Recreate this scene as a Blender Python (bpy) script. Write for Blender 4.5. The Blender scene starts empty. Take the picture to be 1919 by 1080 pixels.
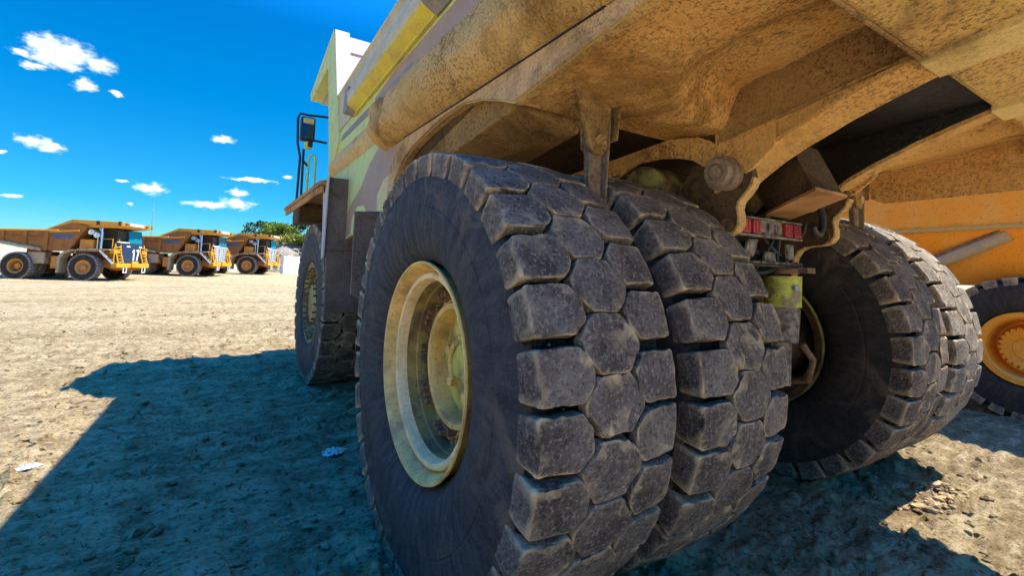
import bpy, bmesh, math, random
import numpy as np
from mathutils import Vector, Matrix
random.seed(7); rng = np.random.default_rng(7)
PI = math.pi
S = bpy.context.scene; COL = S.collection

# ------------------------------------------------------------------ camera
CAM = Vector((-3.0577, -2.2567, 1.5281)); PSI, PIT, ROL = 0.5664, 0.0857, 0.0248
F = Vector((math.sin(PSI)*math.cos(PIT), math.cos(PSI)*math.cos(PIT), math.sin(PIT)))
R0 = Vector((math.cos(PSI), -math.sin(PSI), 0)); U0 = R0.cross(F)
Rv = R0*math.cos(ROL)+U0*math.sin(ROL); Uv = U0*math.cos(ROL)-R0*math.sin(ROL)
cd = bpy.data.cameras.new('camera'); cam = bpy.data.objects.new('camera', cd); COL.objects.link(cam)
cam.matrix_world = Matrix(((Rv.x, Uv.x, -F.x, CAM.x), (Rv.y, Uv.y, -F.y, CAM.y), (Rv.z, Uv.z, -F.z, CAM.z), (0, 0, 0, 1)))
cd.sensor_width = 36; cd.lens = 36*881.82/1919; cd.shift_y = -(540-433.85)/1919
cd.clip_start = 0.05; cd.clip_end = 5000
S.camera = cam

# ------------------------------------------------------------------ light
SUN = Vector((0.545, -0.20, 1.0)).normalized()        # towards the sun
EXPOSURE, SUN_W, SKY_W = 1.88, 3.2, 0.071
sd = bpy.data.lights.new('sun', 'SUN'); sd.energy = SUN_W; sd.angle = math.radians(0.5); sd.color = (1, 0.92, 0.76)
so = bpy.data.objects.new('sun', sd); COL.objects.link(so)
so.rotation_euler = (-SUN).to_track_quat('-Z', 'Y').to_euler()
S.view_settings.view_transform = 'Standard'; S.view_settings.look = 'None'
S.view_settings.gamma = 1; S.view_settings.use_curve_mapping = False; S.view_settings.exposure = EXPOSURE
w = bpy.data.worlds.new('World'); S.world = w; w.use_nodes = True
nt = w.node_tree; nt.nodes.clear()
def N(t, **k):
    n = nt.nodes.new(t)
    for a, b in k.items(): setattr(n, a, b)
    return n
def mth(op, a, b=None, c=None, clamp=False):
    n = N('ShaderNodeMath', operation=op); n.use_clamp = clamp
    for i, v in enumerate((a, b, c)):
        if v is None: continue
        if isinstance(v, (int, float)): n.inputs[i].default_value = v
        else: nt.links.new(v, n.inputs[i])
    return n.outputs[0]
def vmth(op, a, b=None):
    n = N('ShaderNodeVectorMath', operation=op)
    for i, v in enumerate((a, b)):
        if v is None: continue
        if isinstance(v, tuple): n.inputs[i].default_value = v
        else: nt.links.new(v, n.inputs[i])
    return n.outputs['Value'] if op == 'LENGTH' else n.outputs[0]
sky = N('ShaderNodeTexSky', sky_type='NISHITA'); sky.sun_disc = False
sky.sun_elevation = math.asin(SUN.z); sky.sun_rotation = math.atan2(SUN.x, SUN.y)
sky.air_density = 1.0; sky.dust_density = 0.3; sky.ozone_density = 3.0; sky.altitude = 200
hs = N('ShaderNodeHueSaturation'); hs.inputs['Saturation'].default_value = 1.30; hs.inputs['Value'].default_value = 1.0
nt.links.new(sky.outputs[0], hs.inputs['Color'])
tint = N('ShaderNodeMix', data_type='RGBA', blend_type='MULTIPLY'); tint.inputs['Factor'].default_value = 1
nt.links.new(hs.outputs[0], tint.inputs['A']); 
tc = N('ShaderNodeTexCoord'); sx = N('ShaderNodeSeparateXYZ'); nt.links.new(tc.outputs['Generated'], sx.inputs[0])
az = mth('ARCTAN2', sx.outputs[0], sx.outputs[1]); el = mth('ARCSINE', sx.outputs[2])
cx = N('ShaderNodeCombineXYZ'); nt.links.new(az, cx.inputs[0]); nt.links.new(el, cx.inputs[1])
ez = N('ShaderNodeMapRange'); ez.inputs['From Min'].default_value = 0.0; ez.inputs['From Max'].default_value = 1.0; nt.links.new(el, ez.inputs['Value'])
er = N('ShaderNodeValToRGB'); nt.links.new(ez.outputs[0], er.inputs['Fac'])
er.color_ramp.elements[0].color = (.17, .26, .27, 1); er.color_ramp.elements[1].color = (.14, .98, 1.42, 1)  # sky dimmed in view; brightened overhead, out of view, for added fill
for p_, c_ in ((.10, (.05, .255, .32, 1)), (.30, (.0, .285, .365, 1)), (.45, (.0, .30, .40, 1)), (.70, (.10, .88, 1.28, 1))):
    e_ = er.color_ramp.elements.new(p_); e_.color = c_
nt.links.new(er.outputs[0], tint.inputs['B'])
nz = N('ShaderNodeTexNoise'); nz.inputs['Scale'].default_value = 42; nz.inputs['Detail'].default_value = 6; nz.inputs['Roughness'].default_value = .62
mp = N('ShaderNodeVectorMath', operation='MULTIPLY'); mp.inputs[1].default_value = (1, 1.7, 1); nt.links.new(cx.outputs[0], mp.inputs[0])
nt.links.new(mp.outputs[0], nz.inputs['Vector'])
wv = vmth('MULTIPLY', vmth('SUBTRACT', nz.outputs['Color'], (.5, .5, .5)), (.030, .018, 0))
P = vmth('ADD', cx.outputs[0], wv)
CL = [(-0.2407, 0.3153, 0.0218, 0.0206), (-0.211, 0.3151, 0.037, 0.0213), (-0.1757, 0.3077, 0.0234, 0.0134), (-0.263, 0.2994, 0.0141, 0.0058), (-0.2471, 0.2834, 0.0157, 0.006), (-0.2219, 0.3007, 0.0361, 0.0152), (-0.1876, 0.2726, 0.0176, 0.0111), (-0.1494, 0.2695, 0.0093, 0.0049), (-0.2383, 0.1763, 0.0204, 0.0101), (-0.22, 0.1698, 0.0163, 0.0087), (0.0049, 0.2245, 0.0184, 0.0084), (-0.2556, 0.0922, 0.0107, 0.0046), (-0.0945, 0.1253, 0.0262, 0.0089), (0.0323, 0.1316, 0.0188, 0.0078), (-0.0116, 0.1059, 0.041, 0.0076), (0.0336, 0.1121, 0.0301, 0.0117), (0.0522, 0.1574, 0.0445, 0.0039), (0.1157, 0.1706, 0.0112, 0.0051), (-0.119, 0.0956, 0.0069, 0.0035), (-0.2702, 0.154, 0.0041, 0.0038), (-0.1306, 0.132, 0.0095, 0.0035)]
dmin = None
for (a, e, sa, se) in CL:
    L = vmth('LENGTH', vmth('MULTIPLY', vmth('SUBTRACT', P, (a, e, 0)), (1/sa/1.15, 1/se/1.15, 0)))
    dmin = L if dmin is None else mth('MINIMUM', dmin, L)
nz2 = N('ShaderNodeTexNoise'); nz2.inputs['Scale'].default_value = 75; nz2.inputs['Detail'].default_value = 5
nt.links.new(mp.outputs[0], nz2.inputs['Vector'])
dens = mth('SUBTRACT', mth('ADD', 1.0, mth('MULTIPLY', mth('SUBTRACT', nz2.outputs['Fac'], .5), 1.25)), dmin)
mr = N('ShaderNodeMapRange', interpolation_type='SMOOTHSTEP'); mr.inputs['From Min'].default_value = 0.0; mr.inputs['From Max'].default_value = .85
nt.links.new(dens, mr.inputs['Value'])
mrx = N('ShaderNodeMix', data_type='RGBA'); nt.links.new(mr.outputs[0], mrx.inputs['Factor'])
dbl = vmth('MULTIPLY', tint.outputs['Result'], (2, 2, 2)); nt.links.new(dbl, mrx.inputs['A']); cw = N('ShaderNodeMix', data_type='RGBA'); cw.inputs['A'].default_value = (3.4, 4.3, 5.4, 1); cw.inputs['B'].default_value = (6.3, 6.5, 6.7, 1); nt.links.new(mth('MULTIPLY', mth('SUBTRACT', dens, .15), 1.6, clamp=True), cw.inputs['Factor']); nt.links.new(cw.outputs['Result'], mrx.inputs['B'])
bg = N('ShaderNodeBackground'); bg.inputs['Strength'].default_value = SKY_W
nt.links.new(mrx.outputs['Result'], bg.inputs['Color'])
wo = N('ShaderNodeOutputWorld'); nt.links.new(bg.outputs[0], wo.inputs[0])

# ------------------------------------------------------------------ noise
def vnoise(x, y, seed=0):
    xi = np.floor(x).astype(np.int64); yi = np.floor(y).astype(np.int64); xf = x-xi; yf = y-yi
    def h(a, b):
        n = (a*374761393+b*668265263+seed*974634777) & 0xffffffff
        n = ((n ^ (n >> 13))*1274126177) & 0xffffffff
        return ((n ^ (n >> 16)) & 0xffff)/65535.0
    u = xf*xf*xf*(xf*(xf*6-15)+10); v = yf*yf*yf*(yf*(yf*6-15)+10)
    return (h(xi, yi)*(1-u)+h(xi+1, yi)*u)*(1-v)+(h(xi, yi+1)*(1-u)+h(xi+1, yi+1)*u)*v
def fbm(x, y, seed=0, o=4, g=.5):
    s = 0; a = 1; t = 0
    for i in range(o):
        s = s+a*(vnoise(x, y, seed+i*17)*2-1); t += a; a *= g; x = x*2.03+13.1; y = y*2.03+7.7
    return s/t
def sst(a, b, x):
    t = np.clip((x-a)/(b-a), 0, 1); return t*t*(3-2*t)

# ------------------------------------------------------------------ materials
class Mat:
    def __init__(s, name, rough=.85, metal=0.0, spec=.3):
        s.m = bpy.data.materials.new(name); s.m.use_nodes = True; s.t = s.m.node_tree
        s.b = s.t.nodes['Principled BSDF']; s.b.inputs['Roughness'].default_value = rough
        s.b.inputs['Metallic'].default_value = metal; s.b.inputs['Specular IOR Level'].default_value = spec
        s.c = s.n('ShaderNodeTexCoord').outputs['Object']
    def n(s, t, **k):
        n = s.t.nodes.new(t)
        for a, b in k.items(): setattr(n, a, b)
        return n
    def L(s, a, b): s.t.links.new(a, b)
    def noise(s, scale, detail=5, rough=.55, dist=0, vec=None):
        n = s.n('ShaderNodeTexNoise'); n.inputs['Scale'].default_value = scale; n.inputs['Detail'].default_value = detail
        n.inputs['Roughness'].default_value = rough; n.inputs['Distortion'].default_value = dist
        s.L(vec or s.c, n.inputs['Vector']); return n.outputs['Fac']
    def scaled(s, v):
        n = s.n('ShaderNodeVectorMath', operation='MULTIPLY'); n.inputs[1].default_value = v; s.L(s.c, n.inputs[0]); return n.outputs[0]
    def rng(s, v, a, b, lo=0., hi=1.):
        n = s.n('ShaderNodeMapRange'); n.inputs['From Min'].default_value = a; n.inputs['From Max'].default_value = b
        n.inputs['To Min'].default_value = lo; n.inputs['To Max'].default_value = hi; s.L(v, n.inputs['Value']); return n.outputs[0]
    def mix(s, f, a, b, mode='MIX'):
        n = s.n('ShaderNodeMix', data_type='RGBA', blend_type=mode)
        for v, k in ((f, 'Factor'), (a, 'A'), (b, 'B')):
            if isinstance(v, (int, float)): n.inputs[k].default_value = v
            elif isinstance(v, tuple): n.inputs[k].default_value = (*v, 1)
            else: s.L(v, n.inputs[k])
        return n.outputs['Result']
    def math(s, op, a, b=0.):
        n = s.n('ShaderNodeMath', operation=op)
        for i, v in enumerate((a, b)):
            if isinstance(v, (int, float)): n.inputs[i].default_value = v
            else: s.L(v, n.inputs[i])
        return n.outputs[0]
    def color(s, v):
        if isinstance(v, tuple): s.b.inputs['Base Color'].default_value = (*v, 1)
        else: s.L(v, s.b.inputs['Base Color'])
        return s
    def bump(s, h, dist, strength=1.0):
        n = s.n('ShaderNodeBump'); n.inputs['Strength'].default_value = strength; n.inputs['Distance'].default_value = dist
        s.L(h, n.inputs['Height'])
        if s.b.inputs['Normal'].is_linked:
            s.L(s.b.inputs['Normal'].links[0].from_socket, n.inputs['Normal'])
        s.L(n.outputs[0], s.b.inputs['Normal']); return s
    def pointy(s):
        return s.n('ShaderNodeNewGeometry').outputs['Pointiness']
M = {}
def mud(name, a, b, spot, spots=.5, grain=70, bd=.012):
    m = Mat(name, .95, spec=.12)
    c = m.mix(m.rng(m.noise(2.2, 7, .66), .36, .66), a, b)
    c = m.mix(m.rng(m.noise(1.1, 7, .72, .7), .52, .64, 0, .8), c, tuple(x*.36 for x in b))
    big = m.rng(m.noise(2.6, 6, .68, .4), .55, .70)
    pit = m.rng(m.noise(grain, 5, .75), .50, .60)
    c = m.mix(m.math('MULTIPLY', m.math('MULTIPLY', pit, m.rng(m.noise(1.5, 5, .6), .36, .60, .15, .8)), spots), c, spot)
    c = m.mix(m.math('MULTIPLY', m.math('MULTIPLY', big, m.rng(m.noise(grain*.5, 5, .75), .40, .58)), spots), c, spot)
    m.color(c); m.bump(m.noise(grain*.7, 6, .78), bd); m.bump(m.noise(10, 6, .68), bd*2.6, .9); M[name] = m.m
def paint(name, a, dirt, amt=(.48, .7), rough=.6, dscale=5, streak=False, spec=.35, grain=.5):
    m = Mat(name, rough, spec=spec)
    v = m.scaled((1, 1, .25)) if streak else m.c
    d = m.rng(m.noise(dscale, 7, .62, vec=v), amt[0], amt[1])
    c = m.mix(d, a, dirt)
    c = m.mix(m.math('MULTIPLY', m.rng(m.noise(60, 3, .7), .58, .7), grain), c, tuple(x*.35 for x in dirt))
    m.color(c); m.bump(m.noise(45, 4, .6), .003); m.bump(m.noise(4, 3), .01, .5); M[name] = m.m
mud('mud_underside', (.92, .52, .175), (.85, .43, .115), (.14, .062, .018), .95, 52, .022)
mud('mud_beam', (.88, .55, .215), (.78, .44, .135), (.15, .072, .025), .95, 60, .020)
mud('mud_arm', (.36, .25, .165), (.26, .17, .105), (.07, .045, .03), .8, 60)
mud('mud_arch', (.50, .29, .105), (.36, .20, .07), (.08, .04, .018), .95, 50, .018)
mud('mud_yellow', (.88, .58, .19), (.82, .47, .15), (.15, .075, .025), .9, 50, .022)
mud('ledge_dust', (.66, .50, .22), (.72, .40, .14), (.34, .2, .08), .7, 40, .008)
mud('mud_clean', (.78, .56, .22), (.70, .47, .17), (.2, .12, .05), .5, 60, .010)
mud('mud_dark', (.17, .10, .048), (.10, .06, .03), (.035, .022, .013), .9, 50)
mud('mud_grey', (.25, .18, .135), (.16, .112, .08), (.05, .036, .027), .85, 55, .012)
mud('mud_pink', (.76, .47, .24), (.74, .43, .18), (.12, .08, .06), .8, 80)
mud('mud_plate', (.55, .29, .12), (.42, .21, .085), (.12, .07, .04), .5, 60, .004)
paint('camo_green', (.55, .60, .20), (.50, .42, .18), (.45, .75), grain=.4)
paint('camo_brown', (.37, .235, .165), (.40, .28, .18), (.45, .7), grain=.4)
paint('camo_cream', (.60, .50, .20), (.50, .40, .2), (.5, .7), grain=.4)
paint('rail_tan', (.56, .46, .25), (.42, .33, .19), (.4, .68), dscale=3, grain=.6)
paint('rib_yellow', (.66, .52, .05), (.52, .36, .10), (.46, .70))
paint('panel_pale', (.50, .43, .40), (.42, .35, .30), (.5, .75))
paint('stripe_grey', (.24, .21, .20), (.32, .27, .22), (.5, .7))
paint('rim_tan', (.86, .53, .15), (.46, .26, .09), (.44, .66), .55, 6, grain=.7)
paint('ring_pale', (.90, .61, .29), (.56, .34, .15), (.5, .75), .55, 7)
paint('rim_barrel', (.44, .30, .07), (.17, .10, .05), (.40, .60), .6, 5, grain=.9)
paint('hub_green', (.60, .54, .10), (.32, .20, .07), (.45, .66), .6, 8, grain=1.0)
paint('truck_orange', (.58, .22, .02), (.36, .15, .04), (.46, .70), .55, 1.6)
paint('body_brown', (.36, .13, .024), (.22, .085, .026), (.44, .68), .75, 1.6)
paint('canopy_sand', (.60, .30, .04), (.42, .21, .05), (.5, .7), .6, 1.2)
paint('trim_yellow', (.60, .30, .012), (.40, .20, .03), (.5, .75), .5, 2)
paint('dump_orange', (.84, .29, .018), (.80, .36, .06), (.45, .7), .5, 2.5, grain=1.0)
paint('beam_dust', (.42, .30, .18), (.28, .19, .11), (.5, .7), .8, 2)
paint('hood_navy', (.012, .030, .075), (.03, .045, .07), (.5, .75), .4, 3)
paint('white_paint', (.80, .80, .78), (.66, .62, .55), (.55, .75), .5, 2, grain=.2)
paint('grey_metal', (.34, .35, .37), (.22, .20, .19), (.5, .7), .4, 4)
paint('dark_patch', (.10, .105, .14), (.15, .13, .13), (.5, .7), .7, 3)
paint('black_metal', (.018, .019, .022), (.05, .042, .035), (.5, .75), .5, 8)
paint('chassis_black', (.022, .018, .014), (.10, .07, .04), (.52, .72), .6, 7, grain=.3)
paint('hoop_green', (.55, .66, .10), (.5, .5, .15), (.6, .8), .5, 9)
paint('cyl_green', (.50, .52, .06), (.26, .18, .08), (.46, .62), .5, 11, grain=1.0)
paint('rust', (.24, .12, .055), (.10, .06, .035), (.42, .66), .8, 16)
paint('lens_red', (.42, .02, .018), (.13, .045, .032), (.45, .62), .3, 45, grain=.6)
paint('grille_white', (.55, .60, .66), (.25, .30, .38), (.5, .62), .5, 2.5)
paint('plate_grey', (.26, .21, .155), (.07, .05, .035), (.42, .60), .8, 18, grain=.9)
paint('axle_yellow', (.34, .26, .06), (.09, .06, .03), (.40, .58), .7, 6, grain=.9)
m = Mat('recess_black', .38, spec=.5); m.color(m.mix(m.rng(m.noise(34, 5, .75), .62, .72), (.006, .005, .004), (.16, .13, .10))); m.bump(m.noise(30), .006); M['recess_black'] = m.m  # near-black colour stands for deep shade in recesses and gaps
m = Mat('glass', .06, spec=.8); m.color((.01, .15, .19)); M['glass'] = m.m
m = Mat('mirror_glass', .12, 1.0); m.color((.07, .085, .11)); M['mirror_glass'] = m.m
m = Mat('chrome', .25, 1.0); m.color((.7, .72, .76)); m.bump(m.noise(20), .01); M['chrome'] = m.m
m = Mat('concrete_white', .8); m.color(m.mix(m.rng(m.noise(1.2, 5), .4, .7), (.80, .82, .82), (.66, .68, .69))); M['concrete_white'] = m.m
m = Mat('plastic', .45); m.color(m.mix(m.rng(m.noise(22, 5, .7), .42, .60), (.70, .70, .68), (.40, .35, .28))); M['plastic'] = m.m

def rubber(name, base, dust, edge, amt=1.0):
    m = Mat(name, .88, spec=.2)
    c = m.mix(m.rng(m.noise(4, 7, .68), .36, .64), base, dust)
    c = m.mix(m.math('MULTIPLY', m.rng(m.noise(66, 6, .74), .52, .63), .75), c, tuple(x*1.8 for x in dust))
    c = m.mix(m.math('MULTIPLY', m.rng(m.noise(58, 5, .75), .52, .64), .75), c, tuple(x*.28 for x in base))
    e = m.math('MULTIPLY', m.rng(m.pointy(), .515, .575), m.rng(m.noise(11, 5, .65), .38, .60))
    c = m.mix(m.math('MULTIPLY', e, amt), c, edge)
    m.color(c); m.bump(m.noise(70, 6, .8), .008); m.bump(m.noise(16, 5, .65), .014, .8); M[name] = m.m
rubber('tread_rubber', (.066, .047, .036), (.20, .152, .115), (.66, .45, .24))
m = Mat('groove_shade_rubber', .8, spec=.2); m.color(m.mix(m.rng(m.noise(18, 6, .7), .50, .66), (.006, .005, .005), (.045, .034, .024))); m.bump(m.noise(40, 5, .7), .008); M['groove_shade_rubber'] = m.m  # near-black colour paints shade into the grooves and block sides
rubber('tread_pale', (.10, .08, .06), (.27, .22, .165), (.66, .52, .34))
def sidewall(name, base, dust, mudc):
    m = Mat(name, .72, spec=.35)
    sx = m.n('ShaderNodeSeparateXYZ'); m.L(m.c, sx.inputs[0])
    ang = m.math('ARCTAN2', sx.outputs[1], sx.outputs[2])
    r = m.math('SQRT', m.math('ADD', m.math('MULTIPLY', sx.outputs[1], sx.outputs[1]), m.math('MULTIPLY', sx.outputs[2], sx.outputs[2])))
    cb = m.n('ShaderNodeCombineXYZ'); m.L(m.math('MULTIPLY', ang, 7.), cb.inputs[0]); m.L(m.math('MULTIPLY', r, 2.2), cb.inputs[1])
    st = m.noise(2.4, 7, .62, .3, vec=cb.outputs[0])
    c = m.mix(m.rng(st, .38, .62), base, dust)
    cb2 = m.n('ShaderNodeCombineXYZ'); m.L(m.math('MULTIPLY', ang, 8.), cb2.inputs[0]); m.L(m.math('MULTIPLY', r, 4.5), cb2.inputs[1])
    st2 = m.noise(2.2, 6, .68, .5, vec=cb2.outputs[0])
    c = m.mix(m.math('MULTIPLY', m.rng(st2, .50, .66), m.rng(r, .60, .95, .15, .8)), c, tuple(x*.35 for x in base))
    k = m.math('MULTIPLY', m.rng(m.noise(3.4, 8, .74, .8), .53, .62), m.rng(r, .66, 1.0, .15, .85))
    c = m.mix(k, c, mudc)
    c = m.mix(m.math('MULTIPLY', m.rng(m.noise(55, 5, .8), .55, .66), .7), c, tuple(x*1.9 for x in dust))
    m.color(c); m.bump(m.noise(60, 6, .78), .005); m.bump(st2, .010, .5); m.bump(m.noise(7, 5, .65), .012, .6); M[name] = m.m
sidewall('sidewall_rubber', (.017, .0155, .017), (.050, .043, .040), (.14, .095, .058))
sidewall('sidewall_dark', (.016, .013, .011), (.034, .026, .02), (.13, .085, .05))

# ground
m = Mat('dirt', .95, spec=.12)
n1 = m.noise(.33, 6, .6); n2 = m.noise(2.6, 7, .65); n3 = m.noise(26, 6, .7); n4 = m.noise(.07, 5, .6)
tr = m.noise(1.0, 6, .6, vec=m.scaled((.10, .62, 1)))
n5 = m.noise(9, 7, .72)
c = m.mix(m.rng(n1, .36, .64), (.66, .51, .29), (.52, .395, .215))
c = m.mix(m.rng(n4, .40, .60), c, (.72, .585, .37))
c = m.mix(m.math('MULTIPLY', m.rng(tr, .47, .60), .62), c, (.38, .28, .145))
c = m.mix(m.math('MULTIPLY', m.rng(n2, .50, .64), .60), c, (.30, .215, .115))
c = m.mix(m.math('MULTIPLY', m.rng(n5, .54, .64), .75), c, (.27, .195, .105))
n6 = m.noise(4.2, 8, .74, .4, vec=m.scaled((.6, 1.5, 1)))
c = m.mix(m.math('MULTIPLY', m.rng(n6, .51, .63), .78), c, (.27, .19, .10))
c = m.mix(m.math('MULTIPLY', m.rng(n6, .47, .38), .75), c, (.86, .73, .50))
c = m.mix(m.math('MULTIPLY', m.rng(n5, .46, .36), .60), c, (.76, .64, .43))
c = m.mix(m.math('MULTIPLY', m.rng(n3, .54, .62), .8), c, (.16, .12, .075))
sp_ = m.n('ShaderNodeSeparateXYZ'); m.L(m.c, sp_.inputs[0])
bounce_back = m.rng(m.math('ADD', sp_.outputs[1], m.math('MULTIPLY', n2, .8)), -1.35, -1.85)  # ground behind the camera paled as an added bounce reflector
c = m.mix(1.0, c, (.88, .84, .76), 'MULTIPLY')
bounce_left = m.math('MULTIPLY', m.rng(m.math('ADD', sp_.outputs[0], m.math('MULTIPLY', n2, .6)), -4.3, -4.9), m.rng(sp_.outputs[1], .8, .1))  # same added paling beyond the left edge of view, for bounce
c = m.mix(m.math('MAXIMUM', m.math('MULTIPLY', bounce_back, .92), m.math('MULTIPLY', bounce_left, .92)), c, (.92, .73, .46))
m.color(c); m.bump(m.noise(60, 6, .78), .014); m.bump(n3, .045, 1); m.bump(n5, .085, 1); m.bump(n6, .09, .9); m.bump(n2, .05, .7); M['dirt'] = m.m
m = Mat('clod_dirt', .95, spec=.1); m.color(m.mix(m.rng(m.noise(20, 5, .7), .4, .62), (.50, .37, .21), (.28, .19, .10))); m.bump(m.noise(60, 5, .7), .01); M['clod_dirt'] = m.m
m = Mat('bank_dirt', .95, spec=.1)
c = m.mix(m.rng(m.noise(.5, 6, .65), .38, .62), (.62, .50, .33), (.36, .28, .18)); m.color(c); m.bump(m.noise(2.5, 6, .7), .4); M['bank_dirt'] = m.m
m = Mat('hill_rock', .95, spec=.1)
c = m.mix(m.rng(m.noise(.35, 7, .7), .42, .60), (.40, .33, .26), (.20, .165, .14))
c = m.mix(m.rng(m.noise(.16, 5, .65), .50, .60), c, (.15, .17, .045)); m.color(c); m.bump(m.noise(1.2, 7, .7), .8); M['hill_rock'] = m.m
def leaf(name, a, b):
    m = Mat(name, .7, spec=.2); c = m.mix(m.rng(m.noise(.9, 3), .35, .65), a, b); m.color(c)
    M[name] = m.m
leaf('leaf_bright', (.20, .25, .035), (.09, .14, .02)); leaf('leaf_dark', (.055, .08, .028), (.03, .05, .02)); leaf('leaf_yellow', (.32, .29, .06), (.18, .20, .035))
paint('bark', (.10, .07, .05), (.06, .045, .03))

# ------------------------------------------------------------------ mesh helpers
class MB:
    def __init__(s): s.v = []; s.f = []; s.mi = []
    def add(s, vs, fs, mi=0):
        o = len(s.v); s.v += [tuple(p) for p in vs]; s.f += [tuple(i+o for i in f) for f in fs]; s.mi += [mi]*len(fs); return s
    def box(s, x0, x1, y0, y1, z0, z1, mi=0):
        vs = [(x, y, z) for x in (x0, x1) for y in (y0, y1) for z in (z0, z1)]
        return s.add(vs, [(0, 1, 3, 2), (4, 6, 7, 5), (0, 4, 5, 1), (2, 3, 7, 6), (0, 2, 6, 4), (1, 5, 7, 3)], mi)
    def hexa(s, bot, top, mi=0):                        # 4 bottom points, 4 top points
        return s.add(list(bot)+list(top), [(3, 2, 1, 0), (4, 5, 6, 7), (0, 1, 5, 4), (1, 2, 6, 5), (2, 3, 7, 6), (3, 0, 4, 7)], mi)
    def prism(s, pts, axis, a, b, mi=0):                # polygon in the two other axes, extruded a..b
        def P(p, t): q = list(p); q.insert(axis, t); return q
        n = len(pts)
        return s.add([P(p, a) for p in pts]+[P(p, b) for p in pts], [tuple(range(n))[::-1], tuple(range(n, 2*n))]+[(i, (i+1) % n, n+(i+1) % n, n+i) for i in range(n)], mi)
    def sweep(s, sec, path, mi=0, cap=True):            # sec: (x,z) section; path: (dx,y,dz) offsets
        k = len(sec); vs = [(x+p[0], p[1], z+p[2]) for p in path for (x, z) in sec]; fs = []
        for j in range(len(path)-1):
            for i in range(k): fs.append((j*k+i, j*k+(i+1) % k, (j+1)*k+(i+1) % k, (j+1)*k+i))
        if cap: fs += [tuple(range(k))[::-1], tuple(range((len(path)-1)*k, len(path)*k))]
        return s.add(vs, fs, mi)
    def tube(s, pts, r, n=8, mi=0):
        pts = [Vector(p) for p in pts]; rs = r if isinstance(r, (list, tuple)) else [r]*len(pts); vs = []; fs = []; prev = None
        for i, p in enumerate(pts):
            t = (pts[min(i+1, len(pts)-1)]-pts[max(i-1, 0)]).normalized()
            if prev is None: a = t.orthogonal().normalized()
            else: a = (prev-t*prev.dot(t)).normalized()
            prev = a; b = t.cross(a)
            for j in range(n):
                th = 2*PI*j/n; vs.append(p+(a*math.cos(th)+b*math.sin(th))*rs[i])
        for i in range(len(pts)-1):
            for j in range(n): fs.append((i*n+j, i*n+(j+1) % n, (i+1)*n+(j+1) % n, (i+1)*n+j))
        fs += [tuple(range(n))[::-1], tuple(range((len(pts)-1)*n, len(pts)*n))]
        return s.add(vs, fs, mi)
    def lathe(s, prof, n=64, mi=0, c=(0, 0, 0), closed=False):   # prof: (x, r) round the X axis
        k = len(prof); vs = []; fs = []
        for j in range(n):
            th = 2*PI*j/n
            for (x, r) in prof: vs.append((c[0]+x, c[1]+r*math.cos(th), c[2]+r*math.sin(th)))
        for j in range(n):
            j2 = (j+1) % n
            for i in range(k if closed else k-1):
                i2 = (i+1) % k; fs.append((j*k+i, j2*k+i, j2*k+i2, j*k+i2))
        return s.add(vs, fs, mi)
    def build(s, name, mats, parent=None, smooth=None, bevel=0, loc=None, fix=True):
        me = bpy.data.meshes.new(name); me.from_pydata(s.v, [], s.f)
        for mm in (mats if isinstance(mats, (list, tuple)) else [mats]): me.materials.append(M[mm] if isinstance(mm, str) else mm)
        me.polygons.foreach_set('material_index', s.mi)
        if fix:
            bm = bmesh.new(); bm.from_mesh(me); bmesh.ops.recalc_face_normals(bm, faces=bm.faces); bm.to_mesh(me); bm.free()
        if smooth is not None:
            me.polygons.foreach_set('use_smooth', [True]*len(me.polygons))
            try: me.set_sharp_from_angle(angle=math.radians(smooth))
            except Exception: pass
        me.update()
        o = bpy.data.objects.new(name, me); COL.objects.link(o)
        if parent: o.parent = parent
        if loc: o.location = loc
        if bevel:
            b = o.modifiers.new('bevel', 'BEVEL'); b.width = bevel; b.segments = 2; b.limit_method = 'ANGLE'; b.angle_limit = math.radians(35)
        return o
def build_each(mb, name, mats, parent=None, **k):
    """every connected piece of the mesh becomes an object of its own"""
    par = list(range(len(mb.v)))
    def find(a):
        while par[a] != a: par[a] = par[par[a]]; a = par[a]
        return a
    for f in mb.f:
        for i in f[1:]: par[find(i)] = find(f[0])
    g = {}
    for f, mi in zip(mb.f, mb.mi): g.setdefault(find(f[0]), []).append((f, mi))
    for fs in g.values():
        m_ = MB(); ix = {}
        for f, mi in fs:
            for i in f:
                if i not in ix: ix[i] = len(m_.v); m_.v.append(mb.v[i])
            m_.f.append(tuple(ix[i] for i in f)); m_.mi.append(mi)
        m_.build(name, mats, parent, **k)
def empty(name, loc=(0, 0, 0), rz=0, parent=None):
    o = bpy.data.objects.new(name, None); COL.objects.link(o); o.location = loc; o.rotation_euler = (0, 0, rz); o.empty_display_size = .2
    if parent: o.parent = parent
    return o
def tag(o, label, cat, group=None):
    o['label'] = label; o['category'] = cat
    if group: o['group'] = group
    return o
def copy_tree(o, parent=None):
    c = o.copy(); COL.objects.link(c); c.parent = parent
    for ch in list(o.children): copy_tree(ch, c)
    return c

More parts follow.
